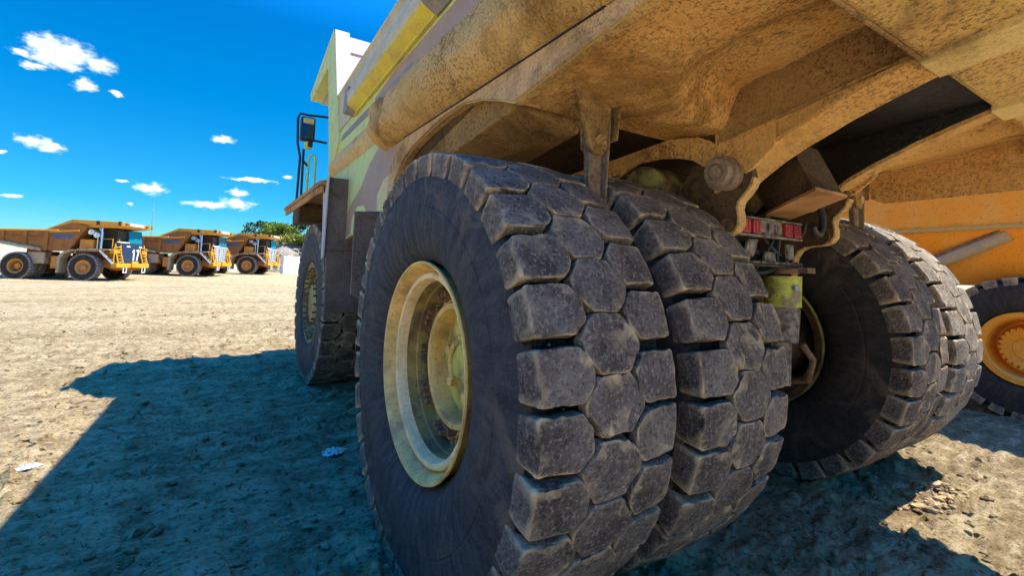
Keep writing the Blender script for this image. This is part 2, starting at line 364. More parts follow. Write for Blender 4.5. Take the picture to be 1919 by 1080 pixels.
# ------------------------------------------------------------------ tyre (axis X, centre at origin)
def resample(poly, chamfer, step):
    n = len(poly); pts = []
    for i in range(n):
        p = np.array(poly[i][:2]); a = np.array(poly[i-1][:2]); b = np.array(poly[(i+1) % n][:2])
        da = a-p; db = b-p; la = np.hypot(*da); lb = np.hypot(*db); ch = min(chamfer, la*.4, lb*.4)
        q0 = p+da/la*ch; q1 = p+db/lb*ch; mid = (q0+q1)/2*.55+p*.45
        pts += [q0, mid, q1]
    out = []
    for i in range(len(pts)):
        a, b = pts[i], pts[(i+1) % len(pts)]; L = np.hypot(*(b-a)); k = max(1, int(round(L/step)))
        for j in range(k): out.append(a+(b-a)*j/k)
    return np.array(out)
def tyre(name, mats, parent, loc, hw=.327, R=1.085, rim=.53, nb=32, step=.024, seg=160, sc=1.0, rough=.0045, seed=1):
    mb = MB(); cr = lambda w: .016*(w/.31)**2
    half = [(.235, .525), (.262, .545), (.300, .60), (.320, .68), (.327, .77), (.3255, .80), (.3225, .803), (.3225, .812), (.3250, .816), (.322, .88), (.320, .925), (.316, .958), (.309, .990), (.292, 1.018), (.262, 1.022), (.225, 1.008), (.1, 1.010)]
    prof = half+[(-x, r) for x, r in half[::-1]]
    mb.lathe([(x*sc, r*sc) for x, r in prof], seg, 0)
    k_ = len(prof)-1
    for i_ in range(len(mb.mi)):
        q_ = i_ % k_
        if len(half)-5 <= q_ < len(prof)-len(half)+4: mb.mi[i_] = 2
    pitch = 2*PI/nb; Rm = 1.07
    sh = [(-.0845, -.315), (-.091, -.150), (-.037, -.101), (.037, -.101), (.091, -.150), (.0845, -.315)]
    ce = [(-.1015, -.070), (-.1015, .062), (-.026, .131), (.020, .134), (.1015, .070), (.1015, -.062), (.026, -.131), (-.020, -.134)]
    r_ = np.random.default_rng(seed)
    def block(poly, ang0, outer):
        P = resample(poly, .011, step); n = len(P); c = P.mean(0)
        A = P-np.roll(P, 1, 0); B = np.roll(P, -1, 0)-P
        nr = np.stack([A[:, 1]+B[:, 1], -(A[:, 0]+B[:, 0])], 1); nr /= (np.hypot(nr[:, 0], nr[:, 1])[:, None]+1e-9)
        if ((P-c)*nr).sum() < 0: nr = -nr
        o = np.clip((np.abs(P[:, 1])-.270)/.040, 0, 1)*outer; sg = np.sign(P[:, 1])
        rings = [(-.078, .008, -.115, .004), (-.040, .004, -.070, .007), (-.013, .001, -.026, .006), (-.0032, -.0002, -.007, .006), (-.0006, -.0034, -.0012, .002), (0, -.0075, 0, -.006), (.0004, None, .0004, None)]
        jit = r_.normal(0, 1, 3)*np.array([.004, .003, .0025]); V = []
        for k, (d, off, do, oo) in enumerate(rings):
            dd = d*(1-o)+do*o
            Q = P+nr*(off*(1-o)+oo*o)[:, None] if off is not None else c+(P-c)*.6
            amp = rough*(1 if k > 1 else .6)
            Q = Q+(vnoise(P[:, 0]*40+ang0*60+k*.7, P[:, 1]*40+5, seed)[:, None]-.5)*amp*2*nr
            hgt = (vnoise(P[:, 0]*22+ang0*31+9, P[:, 1]*22, seed+3)-.5)*amp*(1.1 if k > 1 else 0)
            if k in (2, 3, 4):
                if k == 2: chip = (r_.random(n) < .045)*r_.uniform(.3, 1, n); chip = np.maximum(chip, .6*np.roll(chip, 1)); chip = np.maximum(chip, .6*np.roll(chip, -1))
                Q = Q-nr*(chip*.011)[:, None]; hgt = hgt-chip*.009
            V.append((Q[:, 0]+jit[0], Q[:, 1]+jit[1]*(1-outer), dd+hgt+jit[2]))
        vs = []; fs = []
        for (s_, w_, d_) in V:
            for a, b, dd in zip(s_, w_, d_):
                th = ang0+a/Rm; rr = R-cr(b)+dd; vs.append((b*sc, rr*math.cos(th)*sc, rr*math.sin(th)*sc))
        for k in range(len(rings)-1):
            for i in range(n): fs.append((k*n+i, k*n+(i+1) % n, (k+1)*n+(i+1) % n, (k+1)*n+i))
        fs.append(tuple((len(rings)-1)*n+i for i in range(n)))
        mb.add(vs, fs, 1)
        o_ = len(mb.mi)-len(fs)
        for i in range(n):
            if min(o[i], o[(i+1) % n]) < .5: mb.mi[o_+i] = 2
    for i in range(nb):
        a = i*pitch
        block(sh, a, 1); block([(s_, -w_) for s_, w_ in sh], a+pitch*.12, 1); block(ce, a+pitch*.56, 0)
    if step < .03:                                       # grit packed in the grooves
        ico_ = [(0, 0, 1), (.9, 0, -.3), (-.45, .78, -.3), (-.45, -.78, -.3)]
        for _ in range(500):
            w_ = r_.uniform(-.27, .27); th = r_.uniform(0, 2*PI); rr = R-cr(w_)-r_.uniform(.030, .072); q_ = r_.uniform(.004, .011)
            mb.add([(w_+a*q_, rr*math.cos(th)+b*q_, rr*math.sin(th)+c_*q_) for a, b, c_ in ico_], [(0, 1, 2), (0, 2, 3), (0, 3, 1), (1, 3, 2)], 1)
    o = mb.build(name, mats, parent, smooth=42, loc=loc)
    wn = o.modifiers.new('normals', 'WEIGHTED_NORMAL'); wn.weight = 60; wn.keep_sharp = True
    return o

# ------------------------------------------------------------------ wheel pieces; axis X, outer side towards -X
def outer_rim(parent, loc, flip=1, mats=('rim_tan', 'rim_barrel'), sc=1.0, seg=96, deep=.50):
    mb = MB()
    p = [(.27, .50), (.0, .50), (-.235, .505), (-.262, .520), (-.285, .533), (-.294, .530), (-.294, .521), (-.280, .510), (-.250, .492), (-.222, .486), (-.19, .47)]
    mb.lathe([(x*flip*sc, r*sc) for x, r in p], seg, 0)
    p = [(-.19, .434), (-.13, .430), (-.125, .423), (-.06, .418), (-.05, .408), (-.03, .404), (-.022, .33)]
    mb.lathe([(x*flip*sc, r*sc) for x, r in p], seg, 1)
    o = mb.build('rim', [mats[0], mats[1]], parent, smooth=35, loc=loc)
    mb = MB(); p = [(-.19, .475), (-.226, .478), (-.238, .474), (-.244, .462), (-.240, .446), (-.222, .438), (-.185, .433)]
    mb.lathe([(x*flip*sc, r*sc) for x, r in p], seg, 0); mb.build('lock_ring', 'ring_pale', parent, smooth=50, loc=loc)
    return o
def hub(parent, loc, flip=1, mats=('rim_tan', 'hub_green', 'rust'), sc=1.0, front=-.105, r0=.322, seg=72, nuts=True):
    mb = MB()
    x0, x1 = -.035, front          # disc depth, outer face depth measured from tyre centre (towards outside is -X)
    p = [(x0, .402), (x0, r0+.012), (x0-.03, r0), (x1+.02, r0), (x1, r0-.006), (x1, r0-.035), (x1+.03, r0-.042)]
    mb.lathe([(x*flip*sc, r*sc) for x, r in p], seg, 0)
    q = [(x1+.10, r0-.044), (x1+.095, r0-.07), (x1+.085, .11), (x1+.06, .10), (x1+.055, 0.0)]
    mb.lathe([((x1+.03)*flip*sc, (r0-.042)*sc), ((x1+.10)*flip*sc, (r0-.044)*sc)], seg, 0)
    mb.lathe([(x*flip*sc, r*sc) for x, r in q], seg, 1)
    if nuts:
        nb = mb
        for g in range(10):
            for d in (-.11, .0, .11):
                a = g*2*PI/10+d; cy, cz = math.cos(a)*(r0+.048), math.sin(a)*(r0+.048)
                nb.lathe([(q_[0]*flip*sc, q_[1]*sc) for q_ in ((x0, .029), (x0-.05, .027), (x0-.055, .016), (x0-.09, .015), (x0-.09, 0))], 8, 2, (0, cy*sc, cz*sc))
            a = g*2*PI/10; c_, s_ = math.cos(a), math.sin(a)
            nb.add([(x_*flip*sc, (c_*r-s_*t)*sc, (s_*r+c_*t)*sc) for x_ in (x0, x0-.035) for r, t in ((r0+.012, -.055), (r0+.085, -.055), (r0+.085, .055), (r0+.012, .055))], [(0, 1, 2, 3), (4, 7, 6, 5), (0, 4, 5, 1), (1, 5, 6, 2), (2, 6, 7, 3), (3, 7, 4, 0)], 0)
        for g in range(6):
            a = g*PI/3+.3; nb.lathe([(q_[0]*flip*sc, q_[1]*sc) for q_ in ((x1+.085, .03), (x1+.05, .028), (x1+.045, 0))], 6, 0, (0, .17*math.cos(a)*sc, .17*math.sin(a)*sc))
        nb.tube([(flip*(x1+.05)*sc, .12*math.cos(t)*sc, .12*math.sin(t)*sc) for t in np.linspace(-.9, 1.0, 9)], .012*sc, 6)
    return mb.build('hub', mats, parent, smooth=35, loc=loc)

# ------------------------------------------------------------------ the camouflaged haul truck
ZA = 1.04; WB = 4.664; W2 = 2.1965; TW = .6546; SP = .798
T = empty('haul_truck')
tag(T, 'huge camouflage painted haul truck filling the frame with mud caked underside and twin rear tyres', 'haul truck')
xs = [-W2+TW/2, -W2+TW/2+SP, W2-TW/2-SP, W2-TW/2]
def rear_wheel(x, kind, rot, seed):
    wv_ = empty('rear_wheel', (x, 0, ZA), 0, T)
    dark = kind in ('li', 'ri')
    t = tyre('tyre', ['sidewall_dark' if dark else 'sidewall_rubber', 'tread_pale' if kind == 'ro' else 'tread_rubber', 'groove_shade_rubber'], wv_, (0, 0, 0), seed=seed); t.rotation_euler = (rot, 0, 0)
    if kind in ('lo', 'ro'):
        fl = 1 if kind == 'lo' else -1
        outer_rim(wv_, (0, 0, 0), fl); hub(wv_, (0, 0, 0), fl)
    else:
        fl = -1 if kind == 'li' else 1      # open side towards the truck's centre
        mb = MB(); mb.lathe([(x_*fl, r) for x_, r in ((-.24, .50), (-.285, .532), (-.29, .515), (-.268, .498), (-.255, .47), (-.20, .455), (-.19, .42), (.1, .41), (.27, .42), (.27, .50), (-.24, .50))], 96)
        mb.build('rim', 'rust', wv_, smooth=35)
        mb = MB(); mb.lathe([(x_*fl, r) for x_, r in ((-.283, .534), (-.296, .530), (-.296, .520), (-.283, .518))], 96, closed=True); mb.build('lock_ring', 'axle_yellow', wv_, smooth=40)
    return wv_
rear_wheel(xs[0], 'lo', 0.045, 1); rear_wheel(xs[1], 'li', .10, 2); rear_wheel(xs[2], 'ri', .16, 3); rear_wheel(xs[3], 'ro', .02, 4)
for sx_, sd_ in ((-1, 5), (1, 6)):
    fw = empty('front_wheel', (sx_*1.60, WB, ZA), 0, T)
    t = tyre('tyre', ['sidewall_rubber', 'tread_rubber', 'groove_shade_rubber'], fw, (0, 0, 0), seed=sd_, step=.05); t.rotation_euler = (.05*sd_, 0, 0)
    mb = MB(); p = [(.27, .50), (-.235, .505), (-.285, .545), (-.29, .525), (-.262, .50), (-.262, .45), (-.20, .44), (-.16, .40), (-.15, .30), (-.25, .29), (-.26, .27), (-.26, .0)]
    mb.lathe([(-sx_*-x_ if sx_ < 0 else -x_, r) for x_, r in p] if False else [(x_*(1 if sx_ < 0 else -1), r) for x_, r in p], 80)
    nb = mb; f_ = 1 if sx_ < 0 else -1
    for ring, cnt, x_ in ((.47, 34, -.262), (.36, 20, -.155), (.28, 16, -.26)):
        for g in range(cnt):
            a = g*2*PI/cnt; nb.lathe([(q_[0]*f_, q_[1]) for q_ in ((x_+.01, .017), (x_-.035, .016), (x_-.035, 0))], 6, 1, (0, ring*math.cos(a), ring*math.sin(a)))
    mb.build('rim', ['rim_barrel', 'rust'], fw, smooth=35)

# dump body: side walls
XW = 1.80
side = [(-2.27, 2.66), (-2.27, 4.165), (3.94, 3.745), (3.76, 3.09), (4.18, 2.70), (3.34, 1.83), (1.60, 2.04), (1.55, 2.25), (1.38, 2.38), (1.15, 2.46), (.91, 2.505), (.6, 2.545), (.30, 2.555), (.07, 2.51), (-.12, 2.45), (-.27, 2.39)]
def side_at(sx):
    mb = MB(); a, b = (-XW, -XW+.05) if sx < 0 else (XW-.05, XW)
    mb.prism(side, 0, a, b, 0); mb.mi[2:] = [6]*(len(mb.mi)-2); mb.mi[1 if sx < 0 else 0] = 6
    d = .003; xo = -XW-d if sx < 0 else XW+d
    def decal(pts, mi, k=1):
        x0 = (-XW-d*k) if sx < 0 else (XW+d*k)
        n = len(pts); mb.add([(x0, y, z) for y, z in pts], [tuple(range(n))], mi)
    decal([(3.30, 1.86), (3.24, 2.08), (3.05, 2.22), (2.65, 2.36), (2.35, 2.56), (2.0, 2.70), (1.72, 2.73), (.2, 2.58), (.30, 2.555), (.6, 2.545), (.91, 2.505), (1.15, 2.46), (1.38, 2.38), (1.55, 2.25), (1.6, 2.06)], 1, 1)
    decal([(2.02, 2.02), (2.05, 2.20), (1.88, 2.32), (1.66, 2.36), (1.56, 2.27), (1.57, 2.14), (1.61, 2.05)], 3, 2)
    decal([(2.98, 1.90), (2.93, 2.07), (2.74, 2.17), (2.50, 2.16), (2.38, 2.08), (2.38, 1.965)], 2, 2)
    decal([(-2.26, 3.0), (-2.26, 3.42), (-1.3, 3.42), (.4, 3.32), (1.7, 3.28), (2.3, 3.20), (2.2, 3.1), (1.6, 3.0)], 1, 1)
    decal([(3.72, 3.08), (3.60, 3.145), (1.3, 3.19), (1.1, 3.11)], 5, 2)
    mb.build('side_wall', ['camo_green', 'camo_brown', 'camo_green', 'camo_cream', 'rail_tan', 'stripe_grey', 'mud_beam'], T, fix=False)
    f = -sx
    def sw(name, sec, path, mat, bev=0, sm=40):
        m_ = MB(); m_.sweep([(x_*f, z_) for x_, z_ in sec], path); return m_.build(name, mat, T, smooth=sm, bevel=bev)
    # top strake between rib and rail
    sw('top_rail', [(-XW-.025, 0), (-XW-.025, -.07), (-XW+.08, -.07), (-XW+.08, 0)], [(0, 3.96, 3.76), (0, -2.27, 4.178)], 'rail_tan', .02)
    sw('upper_panel', [(-XW-.012, .02), (-XW-.012, .52), (-XW-.002, .52), (-XW-.002, .02)], [(0, 3.85, 3.20), (0, -2.27, 3.62)], 'rail_tan')
    # side rib: sloping underside
    sw('side_rib', [(-XW-.013, .12), (-XW-.105, .075), (-XW-.118, .055), (-XW-.105, .04), (-XW-.03, -.005), (-XW-.03, -.035), (-XW-.004, -.035)], [(0, 3.05, 3.255), (0, -2.27, 3.54)], 'rib_yellow', 0, 50)
    sw('rib_face', [(-XW-.013, .30), (-XW-.09, .25), (-XW-.118, .18), (-XW-.121, .06), (-XW-.115, .05), (-XW-.02, .10)], [(0, 3.06, 3.255), (0, -2.27, 3.54)], 'rail_tan', 0, 50)
    sw('lower_beam', [(-XW-.002, 0.02), (-XW-.14, -.03), (-XW-.185, -.11), (-XW-.19, -.20), (-XW-.17, -.30), (-XW-.11, -.37), (-XW-.002, -.40)], [(0, 1.86, 2.985), (0, 1.0, 2.985), (0, 0, 2.98), (0, -1.0, 2.985), (0, -1.9, 2.985), (0, -2.25, 2.985)], 'mud_beam', .015, 55)
    bsec = [(-XW-.002, 0.02), (-XW-.07, .012), (-XW-.13, -.005), (-XW-.16, -.04), (-XW-.172, -.09), (-XW-.178, -.14), (-XW-.182, -.20), (-XW-.180, -.255), (-XW-.150, -.305), (-XW-.105, -.350), (-XW-.055, -.385), (-XW-.002, -.40)]
    for o_ in [o_ for o_ in T.children if o_.name.startswith('lower_beam') and (o_.data.vertices[0].co.x < 0) == (sx < 0)]: bpy.data.objects.remove(o_)
    m_ = MB(); m_.sweep([(x_*f, 2.98+z_) for x_, z_ in bsec], [(0, y_, 0) for y_ in np.linspace(1.86, -2.25, 150)])
    for i_, v_ in enumerate(m_.v):
        q_ = i_ % len(bsec)
        if 0 < q_ < len(bsec)-1:
            n_ = .018*float(fbm(np.array(v_[1]*4), np.array(q_*.9), 33, 4))+.016*float(fbm(np.array(v_[1]*14), np.array(q_*1.7), 34, 3)); m_.v[i_] = (v_[0]-f*n_, v_[1], v_[2]+n_*.5)
    m_.build('lower_beam', 'mud_beam', T, smooth=55)
    sw('front_ledge', [(-XW-.002, .15), (-XW-.045, .05), (-XW-.055, .02), (-XW-.052, -.02), (-XW-.002, -.11)], [(0, 4.14, 2.80), (0, 1.87, 2.84)], 'ledge_dust', 0, 30)
    m_ = MB()
    m_.sweep([(x_*f, z_) for x_, z_ in [(-XW-.012, 0.0), (-XW-.012, -.30), (-XW-.002, -.30), (-XW-.002, 0.0)]], [(0, 1.86, 2.60), (0, -2.25, 2.60)]) if False else None
    m_ = MB(); xo = -XW-.024 if sx < 0 else XW+.004
    m_.box(xo, xo+.02, -.95, 1.35, 2.572, 2.582); m_.build('beam_seam', 'recess_black', T)  # black strip stands in for the dark gap under the beam
    m_ = MB()
    for y in (1.55, .75): m_.tube([(f*(-XW-.06), y, 2.955), (f*(-XW-.11), y, 2.955)], .02, 10)
    build_each(m_, 'drain_hole', 'recess_black', T)
    # stiffener brackets under the rib
    for y in (3.00, -.55):
        m_ = MB(); m_.prism([(-XW*1, 0), (-XW-.13, .02), (-XW-.12, .30), (-XW, .33)] if f > 0 else [(XW, 0), (XW+.13, .02), (XW+.12, .30), (XW, .33)], 1, y-.03, y+.10)
        for i, v in enumerate(m_.v): m_.v[i] = (v[0], v[1], v[2]+3.24+.0504*(3.05-y)-.02)
        m_.build('rib_bracket', 'stripe_grey', T, bevel=.008)
    zr = lambda y: 3.255+.0535*(3.05-y)
    m_ = MB(); m_.sweep([(x_*f, z_) for x_, z_ in [(-XW-.004, .34), (-XW-.10, .31), (-XW-.15, .22), (-XW-.155, .08), (-XW-.13, .02), (-XW-.004, -.05)]], [(0, .78, zr(.78)), (0, -.25, zr(-.25))]); m_.build('rib_cover', 'stripe_grey', T, smooth=45, bevel=.02)
    # weld seam plate on the skirt
    m_ = MB(); zz = lambda y: 2.39+.137*(-.27-y)
    m_.prism([(-.20, 2.575), (-2.2, 2.575+.0), (-2.2, 2.572), (-1.62, 2.572), (-.29, 2.395), (-.12, 2.455), (.07, 2.515), (.30, 2.56), (.6, 2.552), (.91, 2.512), (1.15, 2.468), (1.38, 2.39), (1.55, 2.26), (1.61, 2.06), (1.72, 2.07), (1.70, 2.33), (1.52, 2.50), (1.30, 2.58)], 0, (-XW-.020)*f if f > 0 else XW+.004, (-XW-.004)*f if f > 0 else XW+.020)
    m_.build('skirt_plate', 'mud_pink', T)
    if sx > 0:
        m_ = MB(); m_.prism([(-.46, 2.60), (-.50, 2.24), (-.60, 2.19), (-2.2, 2.21), (-2.2, 2.60)], 0, XW-.02, XW-.001); m_.build('side_skirt', 'mud_underside', T)
side_at(-1); side_at(1)
# headboard wing + canopy
mb = MB()
for sx in (-1, 1):
    a, b = (-XW-.03, -XW+.15) if sx < 0 else (XW-.15, XW+.03)
    mb.prism([(4.20, 2.70), (3.75, 3.09), (3.94, 3.72), (4.32, 4.78), (4.48, 4.85), (6.16, 4.44), (6.06, 4.30), (5.4, 4.35), (4.82, 4.40), (4.69, 4.36), (4.50, 3.75)], 0, a, b)
build_each(mb, 'canopy_wing', ['camo_green'], T, bevel=.012)
mb = MB(); mb.hexa([(-XW+.14, 4.28, 4.50), (XW-.14, 4.28, 4.50), (XW-.14, 6.14, 4.30), (-XW+.14, 6.14, 4.30)], [(-XW+.14, 4.36, 4.76), (XW-.14, 4.36, 4.76), (XW-.14, 6.16, 4.42), (-XW+.14, 6.16, 4.42)])
mb.build('canopy', 'panel_pale', T, bevel=.01)
mb = MB()
for sx in (-1, 1):
    a, b = (-XW-.034, -XW+.155) if sx < 0 else (XW-.155, XW+.034)
    mb.prism([(3.925, 3.71), (4.305, 4.787), (4.475, 4.865), (4.48, 4.853), (4.318, 4.776), (3.938, 3.705)], 0, a, b)
build_each(mb, 'wing_edge', 'panel_pale', T)
mb = MB(); mb.hexa([(-XW+.001, 4.00, 3.4), (XW-.001, 4.00, 3.4), (XW-.001, 4.08, 3.4), (-XW+.001, 4.08, 3.4)], [(-XW-.0, 4.30, 4.50), (XW, 4.30, 4.50), (XW, 4.38, 4.50), (-XW-.0, 4.38, 4.50)])
mb.hexa([(-XW+.002, 3.32, 1.86), (XW-.002, 3.32, 1.86), (XW-.002, 3.40, 1.86), (-XW+.002, 3.40, 1.86)], [(-XW+.002, 4.22, 2.79), (XW-.002, 4.22, 2.79), (XW-.002, 4.30, 2.79), (-XW+.002, 4.30, 2.79)])
mb.hexa([(-XW+.002, 4.22, 2.80), (XW-.002, 4.22, 2.80), (XW-.002, 4.30, 2.80), (-XW+.002, 4.30, 2.80)], [(-XW+.002, 3.98, 3.40), (XW-.002, 3.98, 3.40), (XW-.002, 4.06, 3.40), (-XW+.002, 4.06, 3.40)])
mb.build('headboard', 'panel_pale', T)
# floor
fz = lambda y: 2.40+.145*(-.27-y)
mb = MB()
xa, xb = -XW+.052, XW-.052
def floor_grid():
    ny, nx = 110, 150; vs = []; fs = []
    for j in range(ny+1):
        y = -.27-(2.25-.27)*j/ny
        for i in range(nx+1):
            x = xa+(xb-xa)*i/nx; ax = abs(x)
            e = y+.014*float(fbm(np.array(x*2.2), np.array(y*2.2), 15, 2))
            pk = float(sst(-.66-.30*sst(.9, 1.6, ax), -.79-.34*sst(.9, 1.6, ax), e))*(1-.95*float(sst(.95, 1.55, ax)))
            z = fz(y)-.085*float(sst(-.27, -.66, y))*(1-pk)*(1-float(sst(1.2, 1.70, ax)))+.105*pk
            z += .012*float(fbm(np.array(x*3.1), np.array(y*3.1), 5))-.016*max(0, float(fbm(np.array(x*9), np.array(y*9), 6, 4))-.08)
            vs.append((x, y, z))
    for j in range(ny):
        for i in range(nx): a = j*(nx+1)+i; fs.append((a, a+1, a+nx+2, a+nx+1))
    mb.add(vs, fs)
floor_grid()
mb.hexa([(xa, -.27, fz(-.27)), (xb, -.27, fz(-.27)), (xb, -.262, fz(-.27)), (xa, -.262, fz(-.27))], [(xa, -.27, 2.80), (xb, -.27, 2.80), (xb, -.262, 2.80), (xa, -.262, 2.80)])
mb.hexa([(xa, -2.25, fz(-2.25)+.15), (xb, -2.25, fz(-2.25)+.15), (xb, -.28, fz(-.28)+.17), (xa, -.28, fz(-.28)+.17)], [(xa, -2.25, fz(-2.25)+.19), (xb, -2.25, fz(-2.25)+.19), (xb, -.28, 2.79), (xa, -.28, 2.79)])
mb.build('floor_plate', 'mud_underside', T, smooth=30)
mb = MB()                                               # front floor, higher, then sloping down to the front
mb.hexa([(xa, -.24, 2.66), (xb, -.24, 2.66), (xb, 3.30, 1.92), (xa, 3.30, 1.92)], [(xa, -.24, 2.74), (xb, -.24, 2.74), (xb, 3.30, 2.00), (xa, 3.30, 2.00)])
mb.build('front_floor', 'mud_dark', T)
mb = MB(); mb.hexa([(-XW+.052, -.30, 2.80), (XW-.052, -.30, 2.80), (XW-.052, 4.0, 2.95), (-XW+.052, 4.0, 2.95)], [(-XW+.052, -.30, 2.83), (XW-.052, -.30, 2.83), (XW-.052, 4.0, 2.98), (-XW+.052, 4.0, 2.98)]); mb.build('sun_block_floor', 'mud_dark', T)  # unseen plate added inside the body to stop sun slits below
for sx in (-1, 1):                                      # chamfered hopper panels above the rear tyres
    mb = MB(); k = sx
    mb.hexa([(k*1.74, -.20, 2.41), (k*1.30, -.19, 2.34), (k*1.22, .42, 2.30), (k*1.745, 1.50, 2.20)], [(k*1.74, -.20, 2.65), (k*1.15, -.19, 2.65), (k*1.05, .50, 2.55), (k*1.745, 1.50, 2.40)])
    mb.build('arch_panel', 'mud_arch', T, bevel=.01)
# longitudinal stiffener + hinge rail
rc = [(-.60, 1.985), (-.67, 2.02), (-.79, 2.105), (-.90, 2.175), (-1.02, 2.235), (-1.14, 2.285), (-1.23, 2.325), (-1.40, 2.385), (-1.57, 2.44)]
for sx in (-1, 1):
    k = sx; mb = MB()
    s0 = lambda y: 2.31+.205*(-.70-y)
    mb.hexa([(k*.625, -.64, s0(-.64)), (k*.59, -.64, s0(-.64)), (k*.59, -1.60, s0(-1.60)), (k*.625, -1.60, s0(-1.60))], [(k*.645, -.66, 2.62), (k*.59, -.66, 2.62), (k*.59, -1.60, 2.72), (k*.645, -1.60, 2.72)])
    mb.build('stiffener', 'mud_arch', T, bevel=.008)
    mb = MB()
    up = [(y, fz(y)+.02) for y, _ in rc[::-1]]
    mb.prism([(y, z+.035) for y, z in rc]+up, 0, k*.60, k*.575)          # web
    for (y0, z0), (y1, z1) in zip(rc[:-1], rc[1:]):                        # bottom flange
        mb.hexa([(k*.615, y0, z0+.03), (k*.40, y0, z0), (k*.40, y1, z1), (k*.615, y1, z1+.03)], [(k*.615, y0, z0+.055), (k*.40, y0, z0+.025), (k*.40, y1, z1+.025), (k*.615, y1, z1+.055)])
    mb.prism([(y, z+.03) for y, z in rc]+up, 0, k*.425, k*.402, 1)
    mb.build('hinge_rail', ['mud_underside', 'recess_black'], T)
    mb = MB()                                           # hinge plate running forward
    mb.prism([(-.96, 2.22), (-.84, 2.12), (-.79, 2.10), (-.72, 2.12), (-.62, 2.14), (-.54, 2.18), (-.46, 2.235), (-.36, 2.265), (-.22, 2.29), (-.02, 2.29), (.12, 2.23), (.35, 2.14), (3.0, 2.0), (3.0, 2.2), (.2, 2.36), (-.3, 2.40), (-.5, 2.37), (-.63, 2.30), (-.70, 2.315), (-.96, 2.365)], 0, k*.63, k*.605)
    mb.hexa([(k*.66, .13, 2.232), (k*.50, .13, 2.232), (k*.50, 3.0, 1.985), (k*.66, 3.0, 1.985)], [(k*.66, .13, 2.255), (k*.50, .13, 2.255), (k*.50, 3.0, 2.005), (k*.66, 3.0, 2.005)])
    mb.build('hinge_plate', 'mud_underside', T)
    mb = MB(); mb.lathe([(k*.60, .08), (k*.70, .08), (k*.712, .074), (k*.712, .048), (k*.700, .046), (k*.700, .036), (k*.725, .033), (k*.725, 0)] , 32, 0, (0, -.675, 2.115)); mb.lathe([(k*.60, .100), (k*.668, .100), (k*.672, .07)], 32, 0, (0, -.675, 2.115))
    mb.build('hinge_pin', 'mud_arm', T, smooth=35)
    # frame ear
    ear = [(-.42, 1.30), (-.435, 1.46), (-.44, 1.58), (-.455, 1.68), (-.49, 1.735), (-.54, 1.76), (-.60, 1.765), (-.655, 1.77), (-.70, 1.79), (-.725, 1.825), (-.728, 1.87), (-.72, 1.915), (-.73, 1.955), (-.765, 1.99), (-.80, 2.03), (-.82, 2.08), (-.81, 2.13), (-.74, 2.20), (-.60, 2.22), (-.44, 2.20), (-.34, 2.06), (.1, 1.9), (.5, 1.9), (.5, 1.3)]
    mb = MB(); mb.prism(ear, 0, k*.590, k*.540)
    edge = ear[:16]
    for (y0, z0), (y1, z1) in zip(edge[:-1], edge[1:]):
        mb.hexa([(k*.598, y0, z0), (k*.530, y0, z0), (k*.530, y1, z1), (k*.598, y1, z1)], [(k*.598, y0-.012, z0-.006), (k*.530, y0-.012, z0-.006), (k*.530, y1-.012, z1-.006), (k*.598, y1-.012, z1-.006)], 1)  # lit look of the ear's edge put into a paler mud colour
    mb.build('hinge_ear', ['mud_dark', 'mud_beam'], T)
    mb = MB(); mb.lathe([(k*.52, .040), (k*.602, .040), (k*.602, .020), (k*.595, .018), (k*.595, 0)], 20, 0, (0, -.665, 1.825)); mb.build('ear_bolt', 'rust', T, smooth=35)
mb = MB(); mb.hexa([(-.40, -1.565, 2.50), (.40, -1.565, 2.50), (.40, -.25, 2.37), (-.40, -.25, 2.37)], [(-.40, -1.565, 2.53), (.40, -1.565, 2.53), (.40, -.25, 2.392), (-.40, -.25, 2.392)]); mb.build('belly_panel', 'recess_black', T)  # black sheet paints the deep shade between the rails
# transverse beam
mb = MB()
zz0, zz1 = 2.445, 2.72
mb.hexa([(xa, -1.57, 2.45), (xb, -1.57, 2.45), (xb, -2.24, 2.62), (xa, -2.24, 2.62)], [(xa, -1.575, 2.62), (xb, -1.575, 2.62), (xb, -2.24, 2.85), (xa, -2.24, 2.85)])
mb.build('cross_beam', 'mud_yellow', T, bevel=.025)
mb = MB()
for k in (-1, 1):
    mb.hexa([(k*.62, -1.56, 2.435), (k*.38, -1.56, 2.435), (k*.38, -2.2, 2.535), (k*.62, -2.2, 2.535)], [(k*.62, -1.56, 2.47), (k*.38, -1.56, 2.47), (k*.38, -2.2, 2.59), (k*.62, -2.2, 2.59)])
build_each(mb, 'rail_cap', 'mud_clean', T, bevel=.006)
